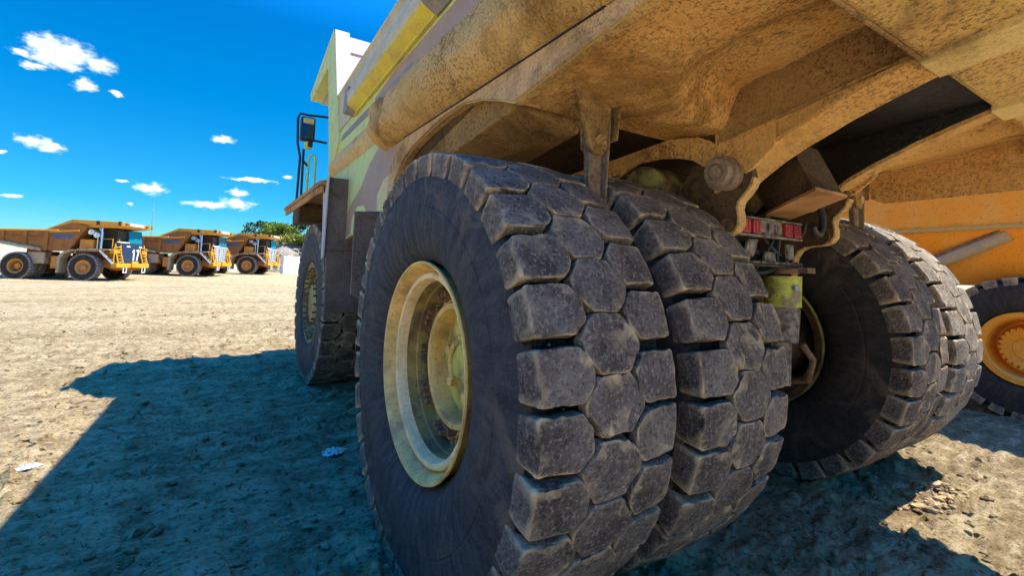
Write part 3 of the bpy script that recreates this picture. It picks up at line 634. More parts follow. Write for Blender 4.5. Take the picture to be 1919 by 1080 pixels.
# rock ejectors
for k in (-1, 1):
    mb = MB(); X0 = k*1.46
    mb.prism([(X0-.17, 2.52), (X0+.09, 2.52), (X0+.075, 2.24), (X0+.062, 2.17), (X0+.03, 2.125), (X0-.02, 2.12), (X0-.06, 2.15), (X0-.085, 2.22), (X0-.10, 2.28)], 1, -.54, -.515)
    mb.prism([(X0-.06, 2.52), (X0+.12, 2.52), (X0+.075, 2.24), (X0+.045, 2.17), (X0+.02, 2.14), (X0-.02, 2.14), (X0-.045, 2.17), (X0-.045, 2.24)], 1, -.46, -.44)
    mb.hexa([(X0+.085, -.57, 2.20), (X0+.10, -.57, 2.20), (X0+.10, -.40, 2.20), (X0+.085, -.40, 2.20)], [(X0+.13, -.57, 2.5), (X0+.145, -.57, 2.5), (X0+.145, -.40, 2.5), (X0+.13, -.40, 2.5)])
    o = mb.build('ejector_bracket', 'mud_arch', T, bevel=.008)
    mb = MB(); mb.hexa([(X0-.025, -.505, 1.45), (X0+.02, -.505, 1.45), (X0+.02, -.47, 1.45), (X0-.025, -.47, 1.45)], [(X0-.045, -.510, 2.24), (X0+.055, -.510, 2.24), (X0+.055, -.465, 2.24), (X0-.045, -.465, 2.24)])
    mb.hexa([(X0+.022, -.53, 1.45), (X0+.034, -.53, 1.45), (X0+.034, -.45, 1.45), (X0+.022, -.45, 1.45)], [(X0+.058, -.55, 2.30), (X0+.072, -.55, 2.30), (X0+.072, -.43, 2.30), (X0+.058, -.43, 2.30)])
    mb.build('rock_ejector', 'mud_arm', T, bevel=.006)
    mb = MB(); mb.tube([(X0, -.558, 2.195), (X0, -.43, 2.195)], .03, 16); mb.build('ejector_pin', 'mud_beam', T, smooth=40)
# chassis
mb = MB()
for k in (-1, 1):
    mb.prism([(.5, 1.35), (.5, 2.0), (1.2, 1.85), (6.6, 1.75), (6.6, 1.35), (1.4, 1.15)], 0, k*.55, k*.35)
mb.box(-.34, .34, -.30, -.20, 1.42, 1.92); mb.box(-.34, .34, 1.2, 1.4, 1.2, 1.8); mb.box(-.9, .9, 6.4, 6.65, 1.0, 1.75)
mb.box(-.40, .36, -.62, -.58, 1.60, 1.618); mb.box(-.47, .47, -.30, .5, 1.98, 2.02)
mb.box(-1.0, 1.0, 3.4, 6.3, 1.75, 2.35)
mb.build('chassis_frame', 'chassis_black', T, bevel=.008)
mb = MB(); mb.lathe([(-1.2, .30), (-.75, .34), (-.40, .40), (-.30, .46), (.30, .46), (.40, .40), (.75, .34), (1.2, .30)], 40, 0, (0, 0, ZA)); mb.lathe([(-.28, .40), (-.28, .50), (.28, .50), (.28, .40)], 40, 0, (0, 0, ZA))
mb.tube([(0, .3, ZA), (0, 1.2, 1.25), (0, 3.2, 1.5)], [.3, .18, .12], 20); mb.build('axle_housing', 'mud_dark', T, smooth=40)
mb = MB(); mb.tube([(-1.7, WB, ZA), (1.7, WB, ZA)], .12, 16); mb.tube([(-1.1, WB, ZA), (-1.0, WB, 2.1)], .14, 16); mb.tube([(1.1, WB, ZA), (1.0, WB, 2.1)], .14, 16); mb.build('front_axle', 'chassis_black', T, smooth=40)
mb = MB(); mb.lathe([(-.70, 0), (-.70, .17), (-.69, .185), (.69, .185), (.70, .17), (.70, 0)], 40, 0, (0, -.12, 2.06)); mb.build('cross_tube', 'axle_yellow', T, smooth=35)
# hoist box under the rails, hydraulic bits
mb = MB(); mb.hexa([(-.05, -.60, 1.955), (.30, -.56, 1.955), (-.02, -1.02, 2.02), (-.36, -1.02, 2.02)][::1], [(-.02, -.40, 2.26), (.33, -.38, 2.26), (.06, -.86, 2.33), (-.30, -.86, 2.33)])
mb.build('valve_box', 'mud_dark', T, bevel=.01)
mb = MB(); mb.hexa([(-.06, -.59, 1.935), (.32, -.55, 1.935), (-.01, -1.035, 2.0), (-.375, -1.035, 2.0)], [(-.06, -.59, 1.953), (.32, -.55, 1.953), (-.01, -1.035, 2.018), (-.375, -1.035, 2.018)]); mb.build('box_floor', 'mud_plate', T)
mb = MB(); mb.tube([(.36, -.75, 2.05)]+[(.30+.14*math.cos(t), -.70+.02*t, 1.98+.16*math.sin(t)) for t in np.linspace(1.2, -2.4, 12)], .022, 8); mb.tube([(.10, -.5, 2.4), (.20, -.55, 2.3), (.22, -.5, 2.1), (.1, -.4, 1.9)], .025, 8)
mb.tube([(-.3, -.4, 1.9), (-.2, -.5, 1.75), (.05, -.52, 1.66), (.2, -.5, 1.62)], .02, 8); mb.tube([(.38, -.62, 1.92), (.40, -.60, 1.86), (.37, -.58, 1.80)], .012, 6)
mb.build('hose', 'black_metal', T, smooth=50)
mb = MB(); mb.tube([(.12, -.55, 2.36), (.16, -.52, 2.46)], [.05, .035], 10); mb.build('valve_block', 'rust', T, smooth=40)
mb = MB()
r_ = np.random.default_rng(5)
for q in range(9):
    x0, x1 = r_.uniform(-.38, .34, 2); z0, z1 = r_.uniform(1.62, 2.1), r_.uniform(1.15, 1.75); y0 = r_.uniform(-.56, -.36)
    mb.tube([(x0+(x1-x0)*t, y0+.05*math.sin(3*t+q), z0+(z1-z0)*t-.10*math.sin(PI*t)) for t in np.linspace(0, 1, 9)], r_.uniform(.009, .017), 7)
build_each(mb, 'hydraulic_hose', 'black_metal', T, smooth=50)
mb = MB()
for x in (-.22, .02, .24):
    mb.lathe([(0, 0), (0, .055), (.02, .062), (.10, .062), (.12, .05), (.12, 0)], 18, 0, (x-.05, -.36, 1.36))
    mb.box(x-.02, x+.05, -.42, -.34, 1.42, 1.52)
build_each(mb, 'valve_body', 'rust', T, smooth=40)
for k in (-1, 1):
    mb = MB(); mb.tube([(k*.647, y, fz(y)+.105) for y in np.linspace(-.86, -1.56, 14)], .009, 6); mb.build('weld_bead', 'mud_arch', T, smooth=60)
    mb = MB(); mb.tube([(k*.630, y, s_y) for y, s_y in [(y, 2.31+.205*(-.70-y)) for y in np.linspace(-.66, -1.56, 14)]], .008, 6); mb.build('weld_bead', 'mud_arch', T, smooth=60)
mb = MB(); mb.tube([(x, -1.568, 2.452) for x in np.linspace(-1.70, -.64, 12)], .010, 6); mb.build('weld_bead', 'mud_arch', T, smooth=60)
# light bar
mb = MB(); mb.box(-.40, .33, -.60, -.575, 1.785, 1.905); mb.box(-.40, .33, -.625, -.575, 1.893, 1.906); mb.box(-.40, .33, -.625, -.575, 1.784, 1.797)
for x_ in (-.15, -.06, .02): mb.box(x_, x_+.05, -.612, -.59, 1.815, 1.875)
o = mb.build('light_bar', 'plate_grey', T, bevel=.004)
for x_ in (-.375, -.262, .115, .225):
    m_ = MB(); m_.box(x_, x_+.085, -.628, -.595, 1.803, 1.888); m_.box(x_+.018, x_+.030, -.634, -.600, 1.81, 1.88); m_.box(x_+.052, x_+.064, -.634, -.600, 1.81, 1.88); m_.build('tail_lamp', 'lens_red', o, bevel=.008)
mb = MB(); mb.hexa([(-.27, -.57, 1.66), (-.17, -.57, 1.66), (-.17, -.55, 1.66), (-.27, -.55, 1.66)], [(-.22, -.57, 1.775), (-.11, -.57, 1.775), (-.11, -.55, 1.775), (-.22, -.55, 1.775)])
mb.box(-.04, .09, -.57, -.55, 1.635, 1.70); mb.box(.235, .32, -.57, -.55, 1.655, 1.76); mb.box(-.42, .37, -.60, -.57, 1.6185, 1.634)
for x_ in (-.3, -.15, 0, .15, .28): mb.lathe([(0, .012), (.02, .012), (.02, 0)], 6, 0, (x_, -.6, 1.63))
mb.build('mounting_plate', 'plate_grey', T, bevel=.004)
# suspension cylinder
mb = MB(); mb.tube([(.285, -.50, 1.335), (.285, -.50, 1.345), (.30, -.50, 1.53), (.30, -.50, 1.545)], [.119, .115, .115, .119], 36); mb.build('suspension_cylinder', 'cyl_green', T, smooth=40, bevel=.006)
mb = MB(); mb.tube([(.245, -.50, 1.10), (.282, -.50, 1.33)], [.108, .110], 36); mb.tube([(.22, -.50, .82), (.245, -.50, 1.10)], .07, 24); mb.build('cylinder_sleeve', 'plate_grey', T, smooth=40)
mb = MB(); mb.tube([(.30, -.50, 1.56), (.30, -.50, 1.612)], .10, 24); mb.box(.18, .28, -.72, -.66, 1.565, 1.60); mb.build('cylinder_cap', 'rust', T, smooth=40)
mb = MB(); mb.box(.22, .28, -.622, -.612, 1.45, 1.48); mb.build('cylinder_plate', 'grey_metal', T)
mb = MB(); mb.tube([(.25, -.64, 1.1), (.30, -.68, 1.0), (.36, -.62, .85), (.42, -.4, .8)], .022, 8); mb.build('brake_hose', 'rust', T, smooth=50)
# mud flaps, fender, deck, ladder side
mb = MB(); mb.prism([(-2.145, 1.965), (-1.50, 2.02), (-1.50, 1.20), (-2.04, 1.27), (-2.145, 1.33)], 1, 1.44, 1.47); mb.box(-2.14, -1.5, 1.425, 1.44, 1.93, 1.965); mb.build('mud_flap', 'mud_grey', T)
mb = MB(); mb.prism([(2.145, 1.965), (1.50, 2.02), (1.50, 1.20), (2.04, 1.27), (2.145, 1.33)], 1, 1.44, 1.47); mb.build('mud_flap', 'mud_grey', T)
for k in (-1, 1):
    mb = MB(); mb.prism([(k*2.02, 2.53), (k*1.25, 2.53), (k*1.25, 1.02), (k*1.985, 1.03)], 1, 3.20, 3.24); mb.prism([(k*2.0, 1.77), (k*1.25, 1.77), (k*1.25, 1.72), (k*2.0, 1.72)], 1, 3.175, 3.20); mb.build('rear_fender', 'mud_grey', T, bevel=.006)
    mb = MB(); mb.prism([(3.12, 2.52), (3.42, 2.52), (3.34, 2.2), (3.30, 1.95), (3.28, 1.62), (3.18, 1.64), (3.16, 1.95)], 0, k*2.035, k*2.022); mb.build('fender_edge', 'panel_pale', T)
    mb = MB(); mb.hexa([(k*2.10, 3.22, 2.44), (k*.9, 3.22, 2.44), (k*.9, 6.3, 2.44), (k*2.10, 6.3, 2.44)], [(k*2.10, 3.22, 2.49), (k*.9, 3.22, 2.49), (k*.9, 6.3, 2.49), (k*2.10, 6.3, 2.49)])
    mb.hexa([(k*2.08, 3.26, 2.36), (k*2.05, 3.26, 2.36), (k*2.05, 6.25, 2.36), (k*2.08, 6.25, 2.36)], [(k*2.08, 3.26, 2.44), (k*2.05, 3.26, 2.44), (k*2.05, 6.25, 2.44), (k*2.08, 6.25, 2.44)])
    mb.build('deck', 'mud_plate', T, bevel=.005)
    mb = MB(); mb.box(k*2.06, k*1.5, 4.98, 5.5, 2.16, 2.435); mb.box(k*2.065, k*1.5, 4.955, 4.98, 2.16, 2.19); mb.box(k*2.065, k*2.03, 4.955, 4.98, 2.19, 2.43); mb.build('step_box', 'mud_dark', T, bevel=.006)
mb = MB()
for p in ([(-2.09, 5.0, 2.47), (-2.08, 5.0, 3.10), (-2.125, 5.0, 3.30), (-2.14, 5.0, 3.66), (-2.11, 5.0, 3.735), (-2.0, 5.0, 3.73), (-1.73, 5.0, 3.75)], [(-2.035, 5.0, 2.47), (-2.04, 5.0, 3.22)], [(-1.93, 5.0, 3.37), (-1.73, 5.0, 3.36)], [(-2.04, 5.0, 3.05), (-1.97, 5.0, 2.98)]):
    mb.tube(p, .017, 8)
mb.build('mirror_frame', 'black_metal', T, smooth=50)
mb = MB(); mb.box(-2.092, -1.898, 5.0, 5.12, 3.35, 3.71); o = mb.build('mirror', 'black_metal', T, bevel=.025)
mb = MB(); mb.box(-2.068, -1.922, 4.994, 4.999, 3.38, 3.60); mb.build('mirror_glass', 'mirror_glass', o)
mb = MB(); mb.box(-2.068, -1.922, 4.994, 4.999, 3.605, 3.685); mb.build('mirror_shade', 'camo_cream', o)
mb = MB(); mb.box(-2.03, -1.93, 4.99, 5.07, 3.23, 3.35); o = mb.build('convex_mirror', 'hoop_green', T, bevel=.03)
mb = MB(); mb.box(-1.99, -1.925, 4.983, 4.988, 3.26, 3.34); mb.build('mirror_glass', 'black_metal', o)
mb = MB(); mb.tube([(-1.965, 5.0, 2.47), (-1.965, 5.0, 3.07), (-1.95, 5.0, 3.13), (-1.915, 5.0, 3.155), (-1.88, 5.0, 3.13), (-1.87, 5.0, 3.07), (-1.87, 5.0, 2.47)], .017, 8); mb.build('grab_hoop', 'hoop_green', T, smooth=50)
# cab and hood ahead of the headboard
mb = MB(); mb.box(-1.45, -.15, 4.75, 6.1, 2.49, 4.05); o = mb.build('cab', 'camo_green', T, bevel=.03)
mb = MB(); mb.box(-1.458, -1.452, 4.95, 5.9, 3.1, 3.9); mb.box(-1.3, -.3, 6.102, 6.108, 3.1, 3.9); mb.build('cab_window', 'glass', o)
mb = MB(); mb.box(-.9, .9, 5.2, 6.9, 1.8, 2.435); mb.box(-1.3, 1.3, 6.6, 7.0, 1.0, 1.5); mb.build('bumper', 'camo_green', T, bevel=.03)

# ------------------------------------------------------------------ orange haul trucks in the background (origin: rear axle on the ground, front +Y)
def digits(mb, text, x0, y, z0, h, mi=0):
    """block numerals on the grille, facing +Y; x decreases to the viewer's right"""
    w = h*.36; t = h*.17; x = x0
    for ch in text:
        if ch == '1': mb.box(x-w*.62, x-w*.62+t, y, y+.012, z0, z0+h); mb.box(x-w*.62+t, x-w*.62+t*1.7, y, y+.012, z0+h*.72, z0+h*.88)
        if ch == '7':
            mb.box(x-w, x, y, y+.012, z0+h-t, z0+h)
            mb.hexa([(x-w*.55, y, z0), (x-w*.55+t, y, z0), (x-w*.55+t, y+.012, z0), (x-w*.55, y+.012, z0)], [(x-w, y, z0+h-t), (x-w+t, y, z0+h-t), (x-w+t, y+.012, z0+h-t), (x-w, y+.012, z0+h-t)])
        x -= w*1.35
def orange_truck(name, label, number, grp):
    T = empty(name); tag(T, label, 'haul truck', grp); wb = 4.55
    def wheel(kind, x, y, sx):
        e = empty(kind, (x, y, ZA+.045), 0, T)
        if tmpl.get('t'):
            t = tmpl['t'].copy(); COL.objects.link(t); t.parent = e
        else:
            t = tyre('tyre', ['sidewall_dark', 'tread_dust', 'groove_shade_rubber'], e, (0, 0, 0), step=.07, seg=64, nb=30, seed=11); tmpl['t'] = t
        f = 1 if sx < 0 else -1
        mb = MB()
        if kind == 'front_wheel': p = [(.2, .5), (-.25, .50), (-.30, .56), (-.31, .54), (-.28, .46), (-.26, .42), (-.18, .40), (-.14, .30), (-.14, .22), (-.26, .20), (-.30, .16), (-.31, 0)]
        else: p = [(.2, .5), (-.25, .50), (-.30, .56), (-.31, .54), (-.28, .46), (-.1, .43), (.15, .40), (.16, .24), (-.10, .22), (-.13, .19), (-.13, 0)]
        mb.lathe([(x_*f, r) for x_, r in p], 40, 0); mb.build('rim', 'rim_orange', e, smooth=35)
    for sx in (-1, 1):
        wheel('front_wheel', sx*1.75, wb, sx); wheel('rear_wheel', sx*1.86, 0, sx); wheel('rear_wheel', sx*1.06, 0, -sx)
    XB = 1.95
    mb = MB()
    low = [(-3.4, 3.30), (1.5, 2.38), (2.3, 2.28), (3.35, 2.30)]
    for k in (-1, 1):
        mb.prism(low+[(4.55, 4.26), (3.55, 4.62), (1.70, 3.90), (-3.4, 3.75)], 0, k*XB, k*(XB-.08))
    mb.hexa([(-XB+.08, -3.4, 3.30), (XB-.08, -3.4, 3.30), (XB-.08, 1.5, 2.38), (-XB+.08, 1.5, 2.38)], [(-XB+.08, -3.4, 3.4), (XB-.08, -3.4, 3.4), (XB-.08, 1.5, 2.48), (-XB+.08, 1.5, 2.48)])
    mb.hexa([(-XB+.08, 1.5, 2.38), (XB-.08, 1.5, 2.38), (XB-.08, 3.35, 2.30), (-XB+.08, 3.35, 2.30)], [(-XB+.08, 1.5, 2.48), (XB-.08, 1.5, 2.48), (XB-.08, 3.35, 2.40), (-XB+.08, 3.35, 2.40)])
    mb.hexa([(-XB+.08, 3.27, 2.30), (XB-.08, 3.27, 2.30), (XB-.08, 3.35, 2.30), (-XB+.08, 3.35, 2.30)], [(-XB+.08, 4.47, 4.30), (XB-.08, 4.47, 4.30), (XB-.08, 4.55, 4.30), (-XB+.08, 4.55, 4.30)])
    mb.build('dump_body', 'body_brown', T)
    mb = MB()
    for k in (-1, 1):
        xo = k*XB
        for y in (-2.2, -1.2, .35, 1.80):
            zb = 2.38+(1.5-y)*.19 if y < 1.5 else 2.32
            mb.hexa([(xo, y-.14, zb), (xo+k*.10, y-.14, zb), (xo+k*.10, y+.14, zb), (xo, y+.14, zb)], [(xo, y-.14, 3.84), (xo+k*.12, y-.14, 3.84), (xo+k*.12, y+.14, 3.84), (xo, y+.14, 3.84)])
        mb.hexa([(xo, -3.4, 3.30), (xo+k*.06, -3.4, 3.30), (xo+k*.06, 1.65, 3.22), (xo, 1.65, 3.22)], [(xo, -3.4, 3.42), (xo+k*.08, -3.4, 3.42), (xo+k*.08, 1.65, 3.34), (xo, 1.65, 3.34)])
    build_each(mb, 'body_rib', 'body_brown', T, bevel=.02)
    mb = MB()
    for k in (-1, 1):
        xo = k*XB
        mb.hexa([(xo-k*.04, -3.4, 3.74), (xo+k*.15, -3.4, 3.74), (xo+k*.15, 2.6, 3.84), (xo-k*.04, 2.6, 3.84)], [(xo-k*.04, -3.4, 3.88), (xo+k*.13, -3.4, 3.88), (xo+k*.13, 2.6, 3.96), (xo-k*.04, 2.6, 3.96)])
        mb.hexa([(xo, 1.95, 3.70), (xo+k*.10, 1.95, 3.70), (xo+k*.10, 4.05, 3.86), (xo, 4.05, 3.86)], [(xo, 1.95, 3.82), (xo+k*.10, 1.95, 3.82), (xo+k*.10, 4.05, 3.97), (xo, 4.05, 3.97)])
    mb.build('top_rail', 'canopy_sand', T, bevel=.02)
    mb = MB()
    for k in (-1, 1):
        xo = k*XB
        mb.sweep([(xo-k*.02, -.13), (xo+k*.16, -.13), (xo+k*.19, 0), (xo+k*.16, .10), (xo-k*.02, .12)], [(0, -3.45, 3.30), (0, 1.55, 2.40)])
    build_each(mb, 'lower_rail', 'beam_dust', T)
    mb = MB()
    for k in (-1, 1):
        mb.prism([(2.0, 3.64), (3.70, 3.66), (3.5, 3.26), (2.35, 3.22)], 0, k*(XB+.012), k*(XB+.004))
    build_each(mb, 'wear_panel', 'dark_patch', T)
    # canopy
    mb = MB(); mb.hexa([(-1.95, 3.50, 4.50), (1.95, 3.50, 4.50), (1.88, 6.85, 4.40), (-1.88, 6.85, 4.40)], [(-1.98, 3.40, 4.80), (1.98, 3.40, 4.80), (1.92, 6.95, 4.70), (-1.92, 6.95, 4.70)])
    mb.hexa([(-1.99, 1.7, 3.90), (1.99, 1.7, 3.90), (1.98, 3.5, 4.55), (-1.98, 3.5, 4.55)], [(-1.96, 1.6, 3.95), (1.96, 1.6, 3.95), (1.96, 3.42, 4.79), (-1.96, 3.42, 4.79)])
    mb.hexa([(-1.8, 4.4, 4.20), (1.8, 4.4, 4.20), (1.7, 6.5, 4.28), (-1.7, 6.5, 4.28)], [(-1.8, 3.9, 4.50), (1.8, 3.9, 4.50), (1.75, 6.8, 4.40), (-1.75, 6.8, 4.40)])
    o = mb.build('canopy', 'canopy_sand', T, bevel=.02)
    mb = MB()
    mb.box(-.75, .95, 6.93, 6.96, 4.48, 4.66)
    build_each(mb, 'warning_panel', 'white_paint', o)
    mb = MB()
    for k in (-1, 1):
        for y in (5.15, 6.7): mb.box(k*1.86, k*1.975, y, y+.22, 4.42, 4.74)
    for x in (-1.35, 1.2): mb.box(x, x+.25, 6.93, 6.97, 4.50, 4.68)
    build_each(mb, 'canopy_bracket', 'mud_dark', o)
    # chassis, front fender, deck
    mb = MB()
    for k in (-1, 1): mb.prism([(-.6, 1.3), (-.6, 1.9), (.5, 2.1), (3.2, 1.95), (6.3, 1.7), (6.3, 1.1), (3, 1.2), (.6, 1.2)], 0, k*.75, k*.5)
    mb.box(-1.0, 1.0, 3.2, 6.2, 1.1, 2.4); mb.box(-1.3, 1.3, -.3, .3, .8, 1.35); mb.prism([(5.55, 1.15), (6.5, .9), (6.5, 1.45), (5.55, 1.75)], 0, -1.5, 1.5)
    mb.box(-.3, .3, -.8, .6, 1.9, 2.6)
    mb.build('chassis', 'body_brown', T, bevel=.02)
    mb = MB()
    for k in (-1, 1):
        arch = [(2.72, .62), (2.74, 1.85), (3.05, 2.22), (3.55, 2.45), (5.5, 2.43)]; inn = [(5.5, 2.36), (3.62, 2.36), (3.2, 2.12), (2.95, 1.80), (2.92, .62)]
        mb.prism(arch+inn, 0, k*2.10, k*1.35)
    build_each(mb, 'front_fender', 'beam_dust', T)
    mb = MB(); mb.box(-2.05, 2.05, 4.0, 6.3, 2.44, 2.54); mb.build('deck', 'beam_dust', T, bevel=.02)
    mb = MB()
    for k in (-1, 1):
        mb.prism([(1.15, 1.95), (1.15, 2.55), (2.2, 2.25), (2.2, 1.0), (1.6, 1.0)], 0, k*1.75, k*1.0) if False else mb.box(k*1.8, k*1.05, 1.55, 2.15, 1.75, 2.25)
    build_each(mb, 'frame_bracket', 'mud_dark', T, bevel=.02)
    mb = MB(); mb.box(1.10, 1.95, .55, 1.75, 1.30, 2.20); mb.build('side_tank', 'beam_dust', T, bevel=.06)
    mb = MB(); mb.box(1.05, 1.80, 2.10, 2.62, .95, 1.92); mb.box(-1.80, -1.05, 2.10, 2.62, .95, 1.92); build_each(mb, 'tool_box', 'truck_orange', T, bevel=.04)
    mb = MB(); mb.box(1.15, 2.0, 4.15, 5.10, 2.56, 3.26); mb.box(2.0, 2.04, 4.75, 5.0, 2.75, 3.0); mb.build('hydraulic_tank', 'truck_orange', T, bevel=.05)
    # air cleaners and exhaust
    mb = MB()
    for y, z in ((4.75, 3.85), (5.15, 3.62)): mb.lathe([(1.85, 0), (1.85, .20), (1.80, .24), (1.2, .24), (1.2, 0)], 20, 0, (0, y, z)); mb.lathe([(1.93, 0), (1.93, .10), (1.85, .12)], 16, 0, (0, y, z))
    mb.tube([(1.75, 5.5, 2.56), (1.75, 5.5, 3.9), (1.7, 5.3, 4.15)], .09, 10); mb.tube([(1.9, 5.32, 2.56), (1.9, 5.32, 3.5)], .03, 6); mb.tube([(1.9, 5.6, 2.56), (1.9, 5.6, 4.2)], .03, 6)
    mb.build('air_cleaner', 'chrome', T, smooth=40)
    mb = MB(); mb.box(-.2, 1.1, 4.6, 6.2, 2.56, 4.1); mb.build('engine_bay', 'chassis_black', T, bevel=.03)
    # cab
    mb = MB(); mb.hexa([(-1.75, 5.0, 2.55), (.05, 5.0, 2.55), (.05, 6.45, 2.55), (-1.75, 6.45, 2.55)], [(-1.75, 5.0, 4.16), (.05, 5.0, 4.16), (.05, 6.25, 4.16), (-1.75, 6.25, 4.16)])
    mb.box(-1.8, 1.3, 6.0, 6.50, 2.54, 3.10)
    o = mb.build('cab', 'hood_navy', T, bevel=.03)
    mb = MB(); yf = lambda z: 6.462-.2*(z-2.55)/1.61
    mb.add([(-1.65, yf(3.12)+.01, 3.12), (-.03, yf(3.12)+.01, 3.12), (-.05, yf(4.10)+.01, 4.10), (-1.6, yf(4.10)+.01, 4.10)], [(0, 1, 2, 3)])
    mb.add([(.06, 5.5, 3.2), (.06, 6.25, 3.2), (.06, 6.16, 4.05), (.06, 5.5, 4.05)], [(0, 1, 2, 3)])
    mb.build('windscreen', 'glass', o)
    mb = MB(); mb.box(.055, .09, 5.33, 5.46, 3.2, 4.05); mb.box(.10, 1.5, 6.42, 6.50, 3.11, 3.18); build_each(mb, 'cab_pillar', 'white_paint', o)
    # grille
    mb = MB(); mb.box(-1.55, 1.25, 6.0, 6.55, 1.50, 3.09); o = mb.build('grille', 'hood_navy' if number else 'grille_white', T, bevel=.03)
    mb = MB()
    if number:
        digits(mb, '17', -.30, 6.556, 1.70, .92)
        mb.box(.1, .5, 6.556, 6.57, 2.78, 2.88); mb.box(-1.4, -1.0, 6.556, 6.57, 2.78, 2.88)
        build_each(mb, 'number_mark', 'white_paint', o)
    else:
        for z in np.arange(1.62, 3.0, .17): mb.box(-1.5, 1.2, 6.552, 6.59, z, z+.055)
        for x in (-1.4, -.6, .25, 1.1): mb.box(x-.03, x+.03, 6.552, 6.60, 1.6, 3.0)
        mb.build('grille_slats', 'grey_metal', o)
    # bumper, ladders
    mb = MB(); mb.box(-2.0, 2.0, 6.45, 6.90, 1.10, 1.46); mb.box(-.45, .35, 6.88, 7.0, 1.12, 1.62)
    mb.build('bumper', 'trim_yellow', T, bevel=.05)
    for k in (-1, 1):
        mb = MB()
        for x in (k*1.05, k*1.55): mb.tube([(x*1.15, 6.85, 1.45), (x*1.13, 6.6, 2.3), (x*1.13, 6.5, 3.0)], .05, 6)
        for i in range(5):
            t = i/4; mb.box(min(k*1.25, k*1.75), max(k*1.25, k*1.75), 6.72-.25*t, 6.90-.25*t, 1.55+.95*t, 1.61+.95*t)
        mb.tube([(k*1.95, 6.6, 1.4), (k*1.98, 6.6, 2.7), (k*1.3, 6.6, 2.75)], .045, 6)
        mb.box(min(k*1.35, k*1.95), max(k*1.35, k*1.95), 6.3, 6.62, 2.2, 2.48)
        mb.build('ladder', 'trim_yellow', T, smooth=40)
    mb = MB()
    mb.hexa([(1.93, 5.55, 2.38), (2.03, 5.55, 2.38), (2.03, 6.55, 1.35), (1.93, 6.55, 1.35)], [(1.93, 5.62, 2.50), (2.03, 5.62, 2.50), (2.03, 6.62, 1.47), (1.93, 6.62, 1.47)])
    mb.build('stair_rail', 'white_paint', T)
    mb = MB()
    for x in (1.0, 1.75):
        mb.tube([(x, 5.5, 2.56), (x, 5.5, 3.35), (x, 6.3, 3.35), (x, 6.3, 2.56)], .035, 6)
    for i in range(6):
        t = i/5; mb.box(1.05, 1.9, 5.55+.95*t, 5.85+.95*t, 2.34-.95*t, 2.40-.95*t)
    mb.hexa([(1.04, 5.55, 2.30), (1.10, 5.55, 2.30), (1.10, 6.55, 1.30), (1.04, 6.55, 1.30)], [(1.04, 5.55, 2.52), (1.10, 5.55, 2.52), (1.10, 6.55, 1.52), (1.04, 6.55, 1.52)])
    mb.build('stair', 'trim_yellow', T, smooth=40)
    mb = MB()
    for x in (-1.2, 1.1):
        mb.tube([(x-.18, 6.93, 1.12), (x-.18, 6.93, .72), (x+.18, 6.93, .72), (x+.18, 6.93, 1.12)], .045, 6)
    build_each(mb, 'tow_hook', 'white_paint', T, smooth=40)
    return T
tmpl = {}
rubber('tread_dust', (.11, .095, .08), (.26, .225, .19), (.55, .48, .38), 1.0)
paint('rim_orange', (.52, .22, .045), (.40, .20, .07), (.45, .7), .6, 4)
A112 = math.radians(115); hx, hy = math.sin(A112), math.cos(A112); rx, ry = math.cos(A112), -math.sin(A112)
def place(t, wx, wy, wz):                                # put the right front wheel's foot there
    t.location = (wx-hx*4.55-rx*2.08, wy-hy*4.55-ry*2.08, wz); t.rotation_euler = (0, 0, -A112)
G = 'orange haul trucks parked along the far side of the yard'
t1 = orange_truck('haul_truck', 'dusty orange haul truck with white number 17 on its dark grille', True, G); place(t1, -11.39, 46.25, -.03)
t2 = orange_truck('haul_truck', 'dusty orange haul truck with pale grille, next behind the one numbered 17', False, G); place(t2, -4.99, 54.21, .24)
t3 = copy_tree(t2); t3['label'] = 'smallest looking orange haul truck, last of the parked row beside the white block wall'; place(t3, .39, 59.75, .42)

# ------------------------------------------------------------------ orange dump truck parked to the right
D = empty('dump_truck', (4.70, -.85, 0)); tag(D, 'bright orange dump truck parked behind the right hand tyres, its hoist cylinder showing', 'dump truck')
for y in (0, 1.95):
    for k in (0, 1):
        e = empty('wheel', (.24 if k == 0 else 2.36, y, .80), 0, D)
        t = tyre('tyre', ['sidewall_dark', 'tread_rubber', 'groove_shade_rubber'], e, (0, 0, 0), step=.06, seg=96, nb=26, seed=21, sc=.755)
        fl = 1 if k == 0 else -1
        mb = MB(); mb.lathe([(x_*fl, r) for x_, r in ((.2, .38), (-.20, .385), (-.225, .415), (-.235, .41), (-.235, .355), (-.22, .345), (-.21, .335), (-.05, .32), (.02, .30), (.02, .26))], 72); mb.build('rim', 'dump_orange', e, smooth=35)
        mb = MB(); mb.lathe([(x_*fl, r) for x_, r in ((.02, .27), (-.02, .265), (-.06, .23), (-.14, .225), (-.16, .215), (-.16, .13), (-.175, .12), (-.175, .115), (-.165, .11), (-.165, 0))], 72)
        for g in range(24):
            a = g*2*PI/24; mb.lathe([(q_[0]*fl, q_[1]) for q_ in ((-.12, .022), (-.165, .022), (-.165, 0))], 8, 0, (0, .222*math.cos(a), .222*math.sin(a)))
        mb.build('hub', 'dump_orange', e, smooth=35)
mb = MB(); sec = [(.05, 1.40), (.05, 2.15), (.75, 1.55), (1.85, 1.55), (2.55, 2.15), (2.55, 1.40)]
outer = [(.34, 1.50), (.06, 2.20), (.06, 2.95), (.16, 2.95), (.16, 2.22), (.44, 1.58), (2.16, 1.58), (2.44, 2.22), (2.44, 2.95), (2.54, 2.95), (2.54, 2.20), (2.26, 1.50)]
mb.prism(outer, 1, -2.4, 3.3)
mb.box(.1, 2.5, 3.3, 3.4, 1.55, 3.1)
mb.build('dump_body', 'dump_orange', D, bevel=.012)
